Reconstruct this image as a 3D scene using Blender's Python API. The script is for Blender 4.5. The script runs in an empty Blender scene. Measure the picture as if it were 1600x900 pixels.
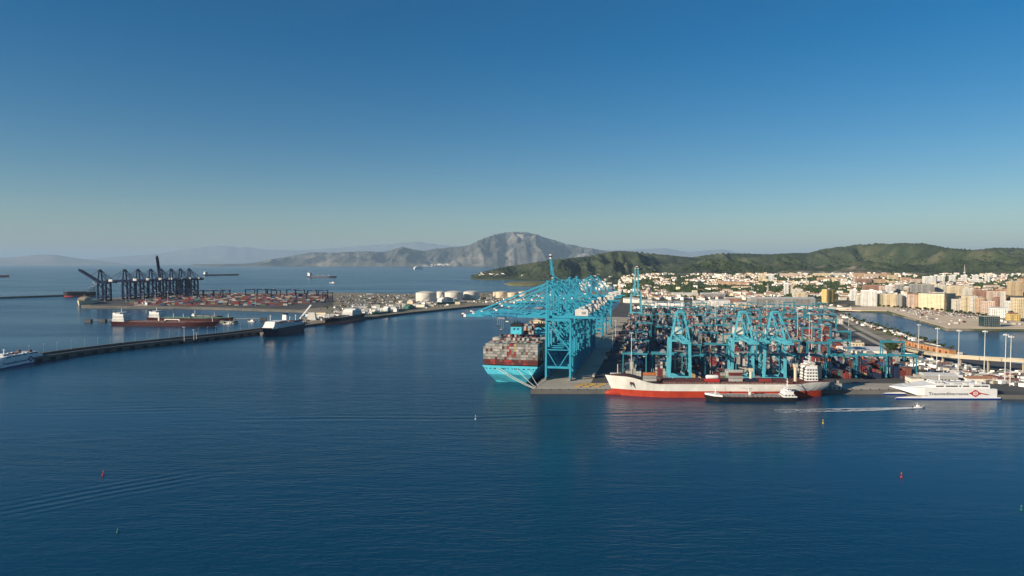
import bpy, math, random
import numpy as np
from mathutils import Vector, Matrix

# ------------------------------------------------------------------ camera, sky, sun, exposure
SC = bpy.context.scene
COL = SC.collection
FPX, HOR, CAMH = 1066.7, 411.0, 124.0
PITCH = math.atan((450 - HOR) / FPX)
cam_d = bpy.data.cameras.new('camera')
cam = bpy.data.objects.new('camera', cam_d); COL.objects.link(cam)
cam_d.sensor_width = 36; cam_d.lens = 24; cam_d.clip_start = 1; cam_d.clip_end = 300000
cam.location = (0, 0, CAMH); cam.rotation_euler = (math.pi / 2 - PITCH, 0, 0)
SC.camera = cam

SUN_EL = math.radians(19)
SUN_AZ = math.atan2(-0.86, -0.51)            # clockwise from +Y: behind the viewer, to the left
SUN_DIR = Vector((math.sin(SUN_AZ) * math.cos(SUN_EL), math.cos(SUN_AZ) * math.cos(SUN_EL), math.sin(SUN_EL)))
W = bpy.data.worlds.new('World'); SC.world = W; W.use_nodes = True
nt = W.node_tree
bg = nt.nodes['Background']
sky = nt.nodes.new('ShaderNodeTexSky'); sky.sky_type = 'NISHITA'; sky.sun_disc = False
sky.sun_elevation = SUN_EL; sky.sun_rotation = SUN_AZ % (2 * math.pi)
sky.air_density = 1.0; sky.dust_density = 0.25; sky.ozone_density = 3.2; sky.altitude = 100
hs = nt.nodes.new('ShaderNodeHueSaturation'); hs.inputs['Saturation'].default_value = 1.47
nt.links.new(sky.outputs[0], hs.inputs['Color']); nt.links.new(hs.outputs[0], bg.inputs[0]); bg.inputs[1].default_value = 0.058
sun_d = bpy.data.lights.new('sun', 'SUN'); sun_d.energy = 5.0; sun_d.angle = math.radians(0.5)
sun_d.color = (1.0, 0.86, 0.67)
sun = bpy.data.objects.new('sun', sun_d); COL.objects.link(sun)
sun.rotation_euler = SUN_DIR.to_track_quat('Z', 'Y').to_euler(); sun.location = (-300, -200, 900)
SC.view_settings.view_transform = 'Standard'; SC.view_settings.look = 'None'
SC.view_settings.exposure = 0.55; SC.view_settings.gamma = 1.0
SC.view_settings.use_curve_mapping = False
SC.cycles.volume_bounces = 0; SC.cycles.max_bounces = 5; SC.cycles.glossy_bounces = 3; SC.cycles.diffuse_bounces = 2
SC.cycles.transparent_max_bounces = 8

R = random.Random(7)
def rad(a): return math.radians(a)

# ------------------------------------------------------------------ helpers
def at(u, v, z=0.0):
    """the place on the level z that the photograph shows at (u, v)"""
    c, s = math.cos(PITCH), math.sin(PITCH)
    a, b = (u - 800.0), (450.0 - v)
    d = (a, FPX * c + b * s, -FPX * s + b * c)
    k = (z - CAMH) / d[2]
    return Vector((d[0] * k, d[1] * k, z))

def nodes_of(m):
    m.use_nodes = True
    t = m.node_tree
    return t, t.nodes['Principled BSDF'], t.nodes, t.links

MATS = {}
def mat(name, col, rough=0.6, var=0.18, scale=0.15, metal=0.0, rust=0.0, stain=None, coord='Object', spec=.3):
    if name in MATS: return MATS[name]
    m = bpy.data.materials.new(name); MATS[name] = m
    t, b, N, Lk = nodes_of(m)
    tc = N.new('ShaderNodeTexCoord')
    nz = N.new('ShaderNodeTexNoise'); nz.inputs['Scale'].default_value = scale; nz.inputs['Detail'].default_value = 5
    Lk.new(tc.outputs[coord], nz.inputs['Vector'])
    mx = N.new('ShaderNodeMix'); mx.data_type = 'RGBA'
    mr = N.new('ShaderNodeMapRange'); mr.inputs[1].default_value = .3; mr.inputs[2].default_value = .7
    Lk.new(nz.outputs[0], mr.inputs[0]); Lk.new(mr.outputs[0], mx.inputs[0])
    mx.inputs[6].default_value = (*[c * (1 - var) for c in col], 1)
    mx.inputs[7].default_value = (*[min(1, c * (1 + var * .8)) for c in col], 1)
    out = mx.outputs[2]
    if rust > 0:
        mp = N.new('ShaderNodeMapping'); mp.inputs['Scale'].default_value = (.5, .5, .09)
        Lk.new(tc.outputs[coord], mp.inputs[0])
        n2 = N.new('ShaderNodeTexNoise'); n2.inputs['Scale'].default_value = .7; n2.inputs['Detail'].default_value = 6
        Lk.new(mp.outputs[0], n2.inputs['Vector'])
        r2 = N.new('ShaderNodeMapRange'); r2.inputs[1].default_value = .62; r2.inputs[2].default_value = .78; r2.inputs[4].default_value = rust
        Lk.new(n2.outputs[0], r2.inputs[0])
        m2 = N.new('ShaderNodeMix'); m2.data_type = 'RGBA'
        Lk.new(r2.outputs[0], m2.inputs[0]); Lk.new(out, m2.inputs[6])
        m2.inputs[7].default_value = (*(stain or (.22, .09, .035)), 1)
        out = m2.outputs[2]
    Lk.new(out, b.inputs['Base Color'])
    b.inputs['Roughness'].default_value = rough; b.inputs['Metallic'].default_value = metal; b.inputs['Specular IOR Level'].default_value = spec
    return m

class MB:
    def __init__(s): s.v = []; s.f = []; s.m = []
    def add(s, vs, fs, m=0):
        o = len(s.v); s.v.extend(vs); s.f.extend([tuple(i + o for i in f) for f in fs])
        s.m.extend([m] * len(fs) if isinstance(m, int) else m); return s
    BF = [(0, 3, 2, 1), (4, 5, 6, 7), (0, 1, 5, 4), (1, 2, 6, 5), (2, 3, 7, 6), (3, 0, 4, 7)]
    def box(s, c, d, m=0, rz=0.0, taper=1.0):
        """centre of the base c, size d"""
        hx, hy = d[0] / 2, d[1] / 2; ca, sa = math.cos(rz), math.sin(rz)
        vs = []
        for z, k in ((0, 1), (d[2], taper)):
            for x, y in ((-hx, -hy), (hx, -hy), (hx, hy), (-hx, hy)):
                x *= k; y *= k
                vs.append((c[0] + x * ca - y * sa, c[1] + x * sa + y * ca, c[2] + z))
        return s.add(vs, MB.BF, m)
    def bar(s, p, q, w=1.0, h=None, m=0, w2=None):
        p, q = Vector(p), Vector(q); h = h or w; d = (q - p)
        if d.length < 1e-6: return s
        d.normalize()
        a = Vector((0, 0, 1)) if abs(d.z) < .95 else Vector((0, 1, 0))
        x = d.cross(a).normalized(); y = x.cross(d).normalized()
        k = (w2 / w) if w2 else 1.0
        vs = []
        for e, f in ((p, 1.0), (q, k)):
            for sx, sy in ((-1, -1), (1, -1), (1, 1), (-1, 1)):
                vs.append(tuple(e + x * (sx * w / 2 * f) + y * (sy * h / 2 * f)))
        return s.add(vs, MB.BF, m)
    def cyl(s, c, r, h, n=16, m=0, r2=None, cap=True, mcap=None):
        r2 = r if r2 is None else r2
        vs = [(c[0] + r * math.cos(2 * math.pi * i / n), c[1] + r * math.sin(2 * math.pi * i / n), c[2]) for i in range(n)]
        vs += [(c[0] + r2 * math.cos(2 * math.pi * i / n), c[1] + r2 * math.sin(2 * math.pi * i / n), c[2] + h) for i in range(n)]
        s.add(vs, [(i, (i + 1) % n, n + (i + 1) % n, n + i) for i in range(n)], m)
        if cap: s.add(vs[n:], [tuple(range(n))], m if mcap is None else mcap)
        return s
    def prism(s, poly, z0, z1, m=0, mtop=None):
        n = len(poly)
        area = sum(poly[i][0] * poly[(i + 1) % n][1] - poly[(i + 1) % n][0] * poly[i][1] for i in range(n))
        if area < 0: poly = poly[::-1]
        vs = [(p[0], p[1], z0) for p in poly] + [(p[0], p[1], z1) for p in poly]
        s.add(vs, [(i, (i + 1) % n, n + (i + 1) % n, n + i) for i in range(n)], m)
        s.add(vs, [tuple(range(n, 2 * n))], m if mtop is None else mtop)
        return s
    def rings(s, rings, m=0, close=True, caps=True):
        """loft of equal-length vertex rings; m is an int or a function of the strip index around"""
        n = len(rings[0]); vs = [tuple(p) for r in rings for p in r]; fs = []; ms = []
        for i in range(len(rings) - 1):
            for j in range(n if close else n - 1):
                k = (j + 1) % n
                fs.append((i * n + j, i * n + k, (i + 1) * n + k, (i + 1) * n + j)); ms.append(m if isinstance(m, int) else m(j, i))
        s.add(vs, fs, ms)
        if caps:
            s.add([tuple(p) for p in rings[0]], [tuple(range(n))[::-1]], m if isinstance(m, int) else m(-1, 0))
            s.add([tuple(p) for p in rings[-1]], [tuple(range(n))], m if isinstance(m, int) else m(-2, 0))
        return s
    def mesh(s, name, mats, smooth=False):
        me = bpy.data.meshes.new(name); me.from_pydata([tuple(v) for v in s.v], [], s.f)
        for mm in mats: me.materials.append(mm)
        if len(mats) > 1: me.polygons.foreach_set('material_index', s.m)
        if smooth: me.polygons.foreach_set('use_smooth', [True] * len(me.polygons))
        me.update(); return me
    def build(s, name, mats, parent=None, loc=None, rz=0.0, smooth=False):
        if not isinstance(mats, (list, tuple)): mats = [mats]
        o = bpy.data.objects.new(name, s.mesh(name, mats, smooth)); COL.objects.link(o)
        if parent is not None: o.parent = parent
        if loc is not None: o.location = loc
        if rz: o.rotation_euler = (0, 0, rz)
        return o

def tag(o, label=None, cat=None, group=None, kind=None):
    if label: o['label'] = label
    if cat: o['category'] = cat
    if group: o['group'] = group
    if kind: o['kind'] = kind
    return o
def empty(name, loc, rz=0.0, label=None, cat=None, group=None, scale=None):
    o = bpy.data.objects.new(name, None); COL.objects.link(o)
    o.location = loc; o.rotation_euler = (0, 0, rz); o.empty_display_size = 2
    if scale: o.scale = scale
    return tag(o, label, cat, group)
KIDS = {}
def kids(o):
    return list(o.children)
def clone(o, parent=None):
    c = o.copy(); COL.objects.link(c)
    if parent is not None: c.parent = parent; c.matrix_parent_inverse = Matrix()
    for ch in kids(o): clone(ch, c)
    return c
def place(proto, first, loc, rz, label, cat, group, scale=None):
    o = proto if first else clone(proto)
    o.location = loc; o.rotation_euler = (0, 0, rz)
    if scale: o.scale = scale
    return tag(o, label, cat, group)
ORD = ['zeroth', 'first', 'second', 'third', 'fourth', 'fifth', 'sixth', 'seventh', 'eighth', 'ninth', 'tenth', 'eleventh', 'twelfth',
       'thirteenth', 'fourteenth', 'fifteenth', 'sixteenth', 'seventeenth', 'eighteenth', 'nineteenth', 'twentieth', 'twenty-first',
       'twenty-second', 'twenty-third', 'twenty-fourth', 'twenty-fifth', 'twenty-sixth', 'twenty-seventh', 'twenty-eighth', 'twenty-ninth', 'thirtieth']

def nth(n):
    if n < 31: return ORD[n]
    t, o = divmod(n, 10)
    return (['thirt', 'fort', 'fift', 'sixt', 'sevent', 'eight', 'ninet'][t - 3] + 'ieth') if o == 0 else ['thirty', 'forty', 'fifty', 'sixty', 'seventy', 'eighty', 'ninety'][t - 3] + '-' + ORD[o]
def rank_labels(items):
    """items: (object, column, base label): adds the place among its likes"""
    by = {}
    for o, u, l in items: by.setdefault(l, []).append((u, o))
    for l, q in by.items():
        q.sort(key=lambda x: x[0])
        for i, (u, o) in enumerate(q): o['label'] = l if len(q) == 1 else f'{l}, {nth(i + 1)} from the left'
def text_mesh(body, size, m, name='lettering', bold=0.0):
    cu = bpy.data.curves.new(name, 'FONT'); cu.body = body; cu.size = size; cu.align_x = 'LEFT'; cu.extrude = 0.03; cu.offset = bold
    cu.resolution_u = 2
    o = bpy.data.objects.new('tmp', cu); COL.objects.link(o)
    dg = bpy.context.evaluated_depsgraph_get()
    me = bpy.data.meshes.new_from_object(o.evaluated_get(dg)); me.name = name
    bpy.data.objects.remove(o); me.materials.clear(); me.materials.append(m)
    return me
def put_text(me, parent, pos, right, normal, name='lettering', width=None):
    o = bpy.data.objects.new(name, me); COL.objects.link(o); o.parent = parent
    r = Vector(right).normalized(); n = Vector(normal).normalized(); u = n.cross(r)
    M = Matrix((r, u, n)).transposed().to_4x4()
    k = 1.0
    if width:
        w = max(v.co.x for v in me.vertices) - min(v.co.x for v in me.vertices); k = width / w
    o.matrix_local = Matrix.Translation(Vector(pos)) @ M @ Matrix.Diagonal((k, 1, 1, 1))
    return o

# numpy noise
def _h(ix, iy, s):
    n = (ix.astype(np.int64) * 374761393 + iy.astype(np.int64) * 668265263 + s * 982451653) & 0x7fffffff
    n = ((n ^ (n >> 13)) * 1274126177) & 0x7fffffff
    n = n ^ (n >> 16)
    return (n & 0xffff) / 32767.5 - 1.0
def vn(x, y, s=0):
    x = np.asarray(x, float); y = np.asarray(y, float)
    ix, iy = np.floor(x), np.floor(y); fx, fy = x - ix, y - iy
    fx = fx * fx * fx * (fx * (fx * 6 - 15) + 10); fy = fy * fy * fy * (fy * (fy * 6 - 15) + 10)
    a = _h(ix, iy, s); b = _h(ix + 1, iy, s); c = _h(ix, iy + 1, s); d = _h(ix + 1, iy + 1, s)
    return (a * (1 - fx) + b * fx) * (1 - fy) + (c * (1 - fx) + d * fx) * fy
def fbm(x, y, o=5, s=0):
    t = 0; a = 1.0; n = 0
    for i in range(o):
        t = t + a * vn(x, y, s + i * 17); n += a; a *= .5; x = x * 2.03 + 3.1; y = y * 2.03 - 1.7
    return t / n
def ridged(x, y, o=5, s=0):
    t = 0; a = 1.0; n = 0
    for i in range(o):
        r = 1 - np.abs(vn(x, y, s + i * 17)) * 1.6
        t = t + a * r; n += a; a *= .5; x = x * 2.03 + 3.1; y = y * 2.03 - 1.7
    return t / n
def sstep(a, b, x):
    t = np.clip((x - a) / (b - a), 0, 1); return t * t * (3 - 2 * t)

# ------------------------------------------------------------------ materials of the setting
def ramp_mat(name, stops, scale, detail=8, rough=.9, bump=0.0, scale2=None, bump_dist=5):
    m = bpy.data.materials.new(name); MATS[name] = m
    t, b, N, Lk = nodes_of(m)
    tc = N.new('ShaderNodeTexCoord')
    n1 = N.new('ShaderNodeTexNoise'); n1.inputs['Scale'].default_value = scale; n1.inputs['Detail'].default_value = detail; n1.inputs['Roughness'].default_value = .62
    Lk.new(tc.outputs['Object'], n1.inputs['Vector'])
    cr = N.new('ShaderNodeValToRGB'); e = cr.color_ramp.elements
    while len(e) < len(stops): e.new(.5)
    for el, (p, c) in zip(e, stops): el.position = p; el.color = (*c, 1)
    Lk.new(n1.outputs[0], cr.inputs[0]); Lk.new(cr.outputs[0], b.inputs['Base Color'])
    b.inputs['Roughness'].default_value = rough; b.inputs['Specular IOR Level'].default_value = .2
    if bump:
        n2 = N.new('ShaderNodeTexNoise'); n2.inputs['Scale'].default_value = scale2 or scale * 6; n2.inputs['Detail'].default_value = 6
        Lk.new(tc.outputs['Object'], n2.inputs['Vector'])
        bp = N.new('ShaderNodeBump'); bp.inputs['Strength'].default_value = bump; bp.inputs['Distance'].default_value = bump_dist
        Lk.new(n2.outputs[0], bp.inputs['Height']); Lk.new(bp.outputs[0], b.inputs['Normal'])
    return m

def water_mat():
    m = bpy.data.materials.new('sea_water'); MATS['water'] = m
    t, b, N, Lk = nodes_of(m)
    b.inputs['Base Color'].default_value = (.002, .046, .10, 1)
    b.inputs['IOR'].default_value = 1.28; b.inputs['Specular Tint'].default_value = (.72, .92, 1, 1)
    tc = N.new('ShaderNodeTexCoord')
    def noise(sx, sy, det, sc=1.0, rot=0.0):
        mp = N.new('ShaderNodeMapping'); mp.inputs['Scale'].default_value = (sx, sy, 1); mp.inputs['Rotation'].default_value = (0, 0, rot)
        Lk.new(tc.outputs['Object'], mp.inputs[0])
        n = N.new('ShaderNodeTexNoise'); n.noise_dimensions = '2D'; n.inputs['Scale'].default_value = sc; n.inputs['Detail'].default_value = det
        n.inputs['Roughness'].default_value = .55
        Lk.new(mp.outputs[0], n.inputs['Vector']); return n.outputs[0]
    def mth(op, a, b_=None, **k):
        n = N.new('ShaderNodeMath'); n.operation = op
        for i, x in enumerate((a, b_)):
            if x is None: continue
            if isinstance(x, (int, float)): n.inputs[i].default_value = x
            else: Lk.new(x, n.inputs[i])
        return n.outputs[0]
    swell = noise(.03, .10, 4, rot=.16)
    chop = noise(.16, .36, 4, rot=-.1)
    slick = noise(.0011, .0042, 5, rot=.1)
    sl = N.new('ShaderNodeMapRange'); sl.inputs[1].default_value = .38; sl.inputs[2].default_value = .64
    sl.inputs[3].default_value = .14; sl.inputs[4].default_value = 1.0; Lk.new(slick, sl.inputs[0])
    h = mth('ADD', mth('MULTIPLY', swell, 1.7), mth('MULTIPLY', chop, .9))
    sp = N.new('ShaderNodeSeparateXYZ'); Lk.new(tc.outputs['Object'], sp.inputs[0])
    bend = mth('MULTIPLY', noise(.004, .004, 2), 26.0)
    for (p0, p1, per, wid, amp) in (((0, 800), (300, 746), 9.0, 17.0, .6), ((380, 657), (1120, 645.5), 13.0, 11.0, .7), ((0, 646), (330, 641), 12.0, 14.0, .6)):
        A, B_ = at(*p0), at(*p1); d = (B_ - A).normalized(); n_ = Vector((-d.y, d.x)); c = n_.x * A.x + n_.y * A.y + 13
        dist = mth('SUBTRACT', mth('ADD', mth('ADD', mth('MULTIPLY', sp.outputs[0], n_.x), mth('MULTIPLY', sp.outputs[1], n_.y)), bend), c)
        along = mth('SUBTRACT', mth('ADD', mth('MULTIPLY', sp.outputs[0], d.x), mth('MULTIPLY', sp.outputs[1], d.y)), (d.x * A.x + d.y * A.y + d.x * B_.x + d.y * B_.y) / 2)
        fall = mth('POWER', 2.718, mth('MULTIPLY', mth('ADD', mth('POWER', mth('DIVIDE', mth('ABSOLUTE', dist), wid), 2.0), mth('POWER', mth('DIVIDE', mth('ABSOLUTE', along), (B_ - A).length * .55), 4.0)), -1.0))
        h = mth('ADD', h, mth('MULTIPLY', mth('MULTIPLY', mth('SINE', mth('MULTIPLY', dist, 6.283 / per)), fall), amp))
    bp = N.new('ShaderNodeBump'); bp.inputs['Distance'].default_value = 1.0
    Lk.new(mth('MULTIPLY', sl.outputs[0], .5), bp.inputs['Strength']); Lk.new(h, bp.inputs['Height'])
    Lk.new(bp.outputs[0], b.inputs['Normal'])
    rg = N.new('ShaderNodeMapRange'); rg.inputs[3].default_value = .14; rg.inputs[4].default_value = .28; Lk.new(slick, rg.inputs[0])
    Lk.new(rg.outputs[0], b.inputs['Roughness'])
    return m

M_water = water_mat()
M_conc = mat('quay_concrete', (.41, .37, .30), .85, .22, .03)
M_conc_dark = mat('weathered_concrete', (.13, .125, .115), .9, .3, .06, rust=.5, stain=(.05, .045, .04))
M_asph = mat('asphalt', (.085, .083, .08), .9, .3, .02)
M_sand = mat('pale_paving', (.70, .56, .39), .9, .15, .02)
M_dirt = ramp_mat('dry_ground', [(.3, (.20, .16, .11)), (.5, (.30, .26, .19)), (.62, (.13, .13, .07)), (.8, (.34, .31, .27))], .012)
M_townground = ramp_mat('town_ground', [(.35, (.05, .07, .03)), (.48, (.10, .10, .05)), (.56, (.24, .21, .16)), (.7, (.16, .15, .13))], .011)
M_hill = ramp_mat('hill_scrub', [(.32, (.024, .038, .02)), (.45, (.038, .054, .026)), (.54, (.06, .076, .036)), (.63, (.092, .096, .052)), (.78, (.14, .125, .085))],
                  .0042, 10, bump=.9, scale2=.03, bump_dist=14)
M_rock = ramp_mat('mountain_rock', [(.36, (.05, .055, .04)), (.52, (.09, .09, .075)), (.62, (.21, .195, .165)), (.75, (.44, .40, .35))], .0011, 10, bump=.8, scale2=.004, bump_dist=90)
M_farrock = ramp_mat('far_mountain', [(.3, (.12, .12, .11)), (.7, (.25, .23, .21))], .0007, 8)
M_grass = ramp_mat('dry_grass', [(.35, (.08, .10, .03)), (.6, (.20, .18, .08)), (.75, (.30, .26, .16))], .02)

# ------------------------------------------------------------------ sea
sea = MB()
xs = [-150000, -20000, -4000, -1500, 0, 1500, 4000, 20000, 150000]; ys = [-60000, -6000, 0, 600, 1200, 2500, 5000, 20000, 180000]
vv = [(x, y, 0.0) for y in ys for x in xs]; n = len(xs)
sea.add(vv, [(j * n + i, j * n + i + 1, (j + 1) * n + i + 1, (j + 1) * n + i) for j in range(len(ys) - 1) for i in range(n - 1)])
tag(sea.build('sea', M_water), kind='structure')

# ------------------------------------------------------------------ relief: hills, headland, mountains
def relief(name, M, us, skyline, ycoast, ynear, ycrest, yfar, base, amp, nscale, rows, seed, town=None, power=1.3, start=-3.0, warp=.35):
    """grid over bearing (pixel column of the photograph) and distance; the crest line follows the skyline"""
    us = np.array(us, float); su = np.interp(us, [p[0] for p in skyline], [HOR - p[1] for p in skyline])
    su = su + np.clip(su, 0, 30) / 30 * (1.3 * fbm(us / 11, us * 0 + seed, 4, seed) + .5 * vn(us / 3.5, us * 0 + 2 * seed, seed))
    f = lambda a: np.interp(us, [p[0] for p in a], [p[1] for p in a])
    yc0, yn, yc, yf = f(ycoast), f(ynear), f(ycrest), f(yfar)
    T = np.concatenate([[0.0], np.linspace(0.0005, 1, rows - 1) ** 1.0])
    Y = yc0[:, None] + (yf - yc0)[:, None] * T[None, :]
    X = (us[:, None] - 800) / FPX * Y
    B = base(us[:, None] + 0 * Y, Y)
    up = np.clip((Y - yn[:, None]) / (yc - yn)[:, None], 0, 1); dn = np.clip((yf[:, None] - Y) / (yf - yc)[:, None], 0, 1)
    p = np.where(Y < yc[:, None], up ** power, dn ** 1.2); p = p * p * (3 - 2 * p) * .5 + p * .5
    wx = X * nscale + warp * fbm(X * nscale * .6, Y * nscale * .6, 3, seed + 90); wy = Y * nscale * .5 + warp * fbm(X * nscale * .6 + 9, Y * nscale * .6, 3, seed + 70)
    rn = .42 * ridged(wx, wy, 6, seed) + .95 * ridged(wx * .5 + 5, wy * .38 + 2, 4, seed + 40); fn = fbm(X * nscale * 5, Y * nscale * 5, 4, seed + 5)
    env = np.sqrt(np.clip(p, 0, 1)) * (1.18 - np.clip(p, 0, 1)); shape = np.maximum(p + amp * env * (rn - rn.mean()) + .04 * p * fn, .05 * p)
    hc = CAMH + su * yc / FPX - 4
    Z = B + hc[:, None] * shape
    for _ in range(3):                      # keep the skyline where it stands
        el = ((Z - CAMH) / Y * FPX).max(axis=1); j = ((Z - CAMH) / Y * FPX).argmax(axis=1)
        zt = CAMH + su * Y[np.arange(len(us)), j] / FPX; zb = B[np.arange(len(us)), j]
        k = np.clip((zt - zb) / np.maximum(Z[np.arange(len(us)), j] - zb, 1), .3, 3)
        k = np.convolve(np.pad(k, 2, mode='edge'), np.ones(5) / 5, 'valid')
        Z = B + (Z - B) * k[:, None]
    Z[:, 0] = start
    V = np.stack([X, Y, Z], -1).reshape(-1, 3); nu, nr = Y.shape
    a = (np.arange(nu - 1)[:, None] * nr + np.arange(nr - 1)[None, :]).ravel()
    F = np.stack([a, a + nr, a + nr + 1, a + 1], -1)
    me = bpy.data.meshes.new(name); me.from_pydata(V.tolist(), [], F.tolist())
    me.materials.append(M); me.polygons.foreach_set('use_smooth', [True] * len(me.polygons)); me.update()
    o = bpy.data.objects.new(name, me); COL.objects.link(o); tag(o, kind='structure')
    return o, us, Y, Z

HILL_SKY = [(600, 428), (735, 431), (760, 423), (800, 415), (850, 408), (880, 404), (915, 401), (940, 396), (962, 391.5), (985, 393), (1010, 395), (1040, 398),
            (1080, 402), (1100, 399), (1125, 396), (1160, 396), (1200, 397), (1240, 395.5), (1262, 395), (1285, 389), (1310, 386), (1335, 383), (1365, 380),
            (1395, 381), (1420, 379.5), (1440, 380), (1465, 384), (1490, 388), (1520, 391), (1550, 387), (1575, 387), (1600, 389), (1700, 392), (1900, 385), (2300, 392)]
COAST = [(600, 5400), (735, 5250), (745, 5080), (800, 4900), (860, 4950), (925, 4850), (942, 4500), (955, 3600), (966, 2300), (980, 1700), (1290, 1640), (1310, 1760), (1385, 1690), (1400, 1600),
         (1481, 1244), (1600, 1238), (1800, 1200), (2300, 1000)]
def town_base(u, Y):
    k = sstep(960, 1010, u)
    return 3.2 + k * (46 * sstep(1900, 4300, Y) + 5 * fbm(u / 40, Y / 300, 3, 3) * sstep(2000, 2600, Y)) + (1 - k) * 10 * sstep(5000, 5300, Y)
us = list(np.arange(736, 1620, 2.0)) + list(np.arange(1620, 2301, 10.0))
hill, HU, HY, HZ = relief('hills', M_hill, us, HILL_SKY, COAST,
                          [(600, 5000), (735, 5100), (930, 4900), (1000, 4300), (1200, 4200), (1500, 4000), (2300, 4000)],
                          [(600, 5300), (735, 5380), (800, 5700), (960, 6300), (1200, 6700), (1400, 7300), (1600, 7200), (2300, 7000)],
                          [(600, 6000), (735, 6500), (960, 8500), (2300, 10500)], town_base, 3.0, 1 / 360., 300, 11)
# the flat town ground in front of the hills gets its own material
hill.data.materials.append(M_townground)
mi = np.zeros(len(hill.data.polygons), int); nr = HY.shape[1]
pi = np.arange(HY.shape[0] - 1)[:, None] * (nr - 1) + np.arange(nr - 1)[None, :]
lim = np.interp(HU[:-1], [735, 950, 975, 1010, 1300, 1600], [0, 0, 4300, 4450, 4400, 4150])
mi[pi[HY[:-1, :-1] < lim[:, None] + 90 * fbm(HU[:-1, None] / 6, HY[:-1, :-1] / 80, 3, 8)]] = 1
hill.data.polygons.foreach_set('material_index', mi.tolist())
def land(u, v):
    """where the photograph's point (u, v) meets the mainland"""
    i = int(np.clip(np.searchsorted(HU, u), 1, len(HU) - 1)); w = (u - HU[i - 1]) / (HU[i] - HU[i - 1])
    Y = HY[i - 1] * (1 - w) + HY[i] * w; Z = HZ[i - 1] * (1 - w) + HZ[i] * w
    rz = CAMH - (v - HOR) / FPX * Y
    k = np.where(rz[1:] <= Z[1:])[0]
    j = (k[0] + 1) if len(k) else 2
    if j > 1:
        d0, d1 = rz[j - 1] - Z[j - 1], rz[j] - Z[j]; t = float(np.clip(d0 / (d0 - d1 + 1e-9), 0, 1))
        y = Y[j - 1] * (1 - t) + Y[j] * t; z = Z[j - 1] * (1 - t) + Z[j] * t
    else: y, z = Y[2], Z[2]
    return Vector(((u - 800) / FPX * y, y, z))

AFR = [(250, 414), (380, 412), (400, 410), (425, 405), (450, 401), (475, 396), (490, 393.5), (510, 395), (540, 394), (560, 392.5), (590, 393.5), (605, 393), (618, 388), (632, 386),
       (648, 390), (662, 391.5), (680, 388.5), (700, 387), (715, 386), (730, 384), (745, 377), (758, 371), (775, 366), (790, 363.5), (805, 362), (820, 362.5), (838, 366),
       (852, 371), (870, 377), (890, 382), (905, 385), (925, 388), (940, 391), (960, 394), (1000, 398), (1060, 406), (1100, 412)]
flat = lambda u, Y: 2.0 + 0 * Y
relief('mountain', M_rock, np.arange(300, 1090, 1.5), AFR, [(0, 24500), (380, 24800), (650, 24000), (760, 23000), (1100, 22500)],
       [(0, 24300), (1100, 23000)], [(0, 27500), (1100, 27000)], [(0, 32000), (1100, 32000)], flat, 2.3, 1 / 1150., 150, 31, power=1.0)
relief('far_mountains', M_farrock, np.arange(-200, 1260, 4.0),
       [(-200, 408), (0, 409), (150, 404), (250, 396), (300, 388), (340, 384), (380, 386), (420, 390), (470, 391), (520, 388), (570, 384), (620, 380), (650, 378), (690, 383), (740, 386), (900, 392), (990, 390), (1040, 388), (1075, 394), (1105, 391), (1130, 389), (1150, 394), (1200, 400), (1260, 406)],
       [(-200, 58000), (1260, 58000)], [(-200, 58500), (1260, 58500)], [(-200, 66000), (1260, 66000)], [(-200, 76000), (1260, 76000)], flat, .6, 1 / 4000., 60, 51)
relief('far_hill', M_farrock, np.arange(-300, 200, 3.0), [(-300, 412), (-60, 405), (-20, 403), (20, 402), (50, 399), (80, 397.5), (100, 400), (130, 405), (180, 410), (200, 413)],
       [(-300, 41000), (200, 41000)], [(-300, 41000), (200, 41000)], [(-300, 44000), (200, 44000)], [(-300, 49000), (200, 49000)], flat, .5, 1 / 3000., 50, 61)
# low grassy islet in front of the headland
isl = MB(); rings_ = []
for k, (sc, z) in enumerate(((1.0, -2), (.97, 4), (.8, 11), (.5, 16), (.2, 18))):
    c = at(832, 444.5)
    rings_.append([(c.x + 178 * sc * math.cos(t) * (1 + .12 * math.sin(3 * t + 1)), c.y + 260 * sc * math.sin(t) * (1 + .1 * math.sin(2 * t)), z + (0 if k < 2 else R.uniform(-1.2, 1.2))) for t in [i * 2 * math.pi / 40 for i in range(40)]])
isl.rings(rings_, 0, caps=True)
tag(isl.build('islet', M_grass, smooth=True), kind='structure')

# ------------------------------------------------------------------ quays and reclaimed land
def slab(name, px, top, m_side, m_top, z0=-6.0):
    poly = [tuple(at(u, v, top).xy) for u, v in px]
    b = MB(); b.prism(poly, z0, top, 0, 1)
    return tag(b.build(name, [m_side, m_top]), kind='structure'), poly
QA = rad(12.3); QE = Vector((math.sin(QA), math.cos(QA))); QN = Vector((math.cos(QA), -math.sin(QA)))
QO = at(829, 609, 4.0).xy
def Q(s, t, z=4.0):
    p = QO + QN * s + QE * t; return Vector((p.x, p.y, z))
far_q = Q(0, 1500)
slab('terminal_quay', [(829, 609), (1412, 609.5), (1440, 616), (1700, 618), (1700, 580), (1600, 570), (1515, 556), (1480, 543), (1450, 533), (1420, 523), (1385, 512), (1345, 500), (1312, 486.5), (1250, 480), (990, 477),
                       (800 + far_q.x / far_q.y * FPX, HOR + 120 * FPX / far_q.y)], 4.0, M_conc_dark, M_asph)
q2 = [Q(0.0, 0.0), Q(0, 640), Q(46, 640), Q(46, 30), Q(100, 0)]
b = MB(); b.prism([tuple(p.xy) for p in (Q(1.2, 1.2), Q(1.2, 900), Q(52, 900), Q(52, 40))], 4.004, 4.02, 0); tag(b.build('quay_apron', M_conc), kind='structure')
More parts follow.
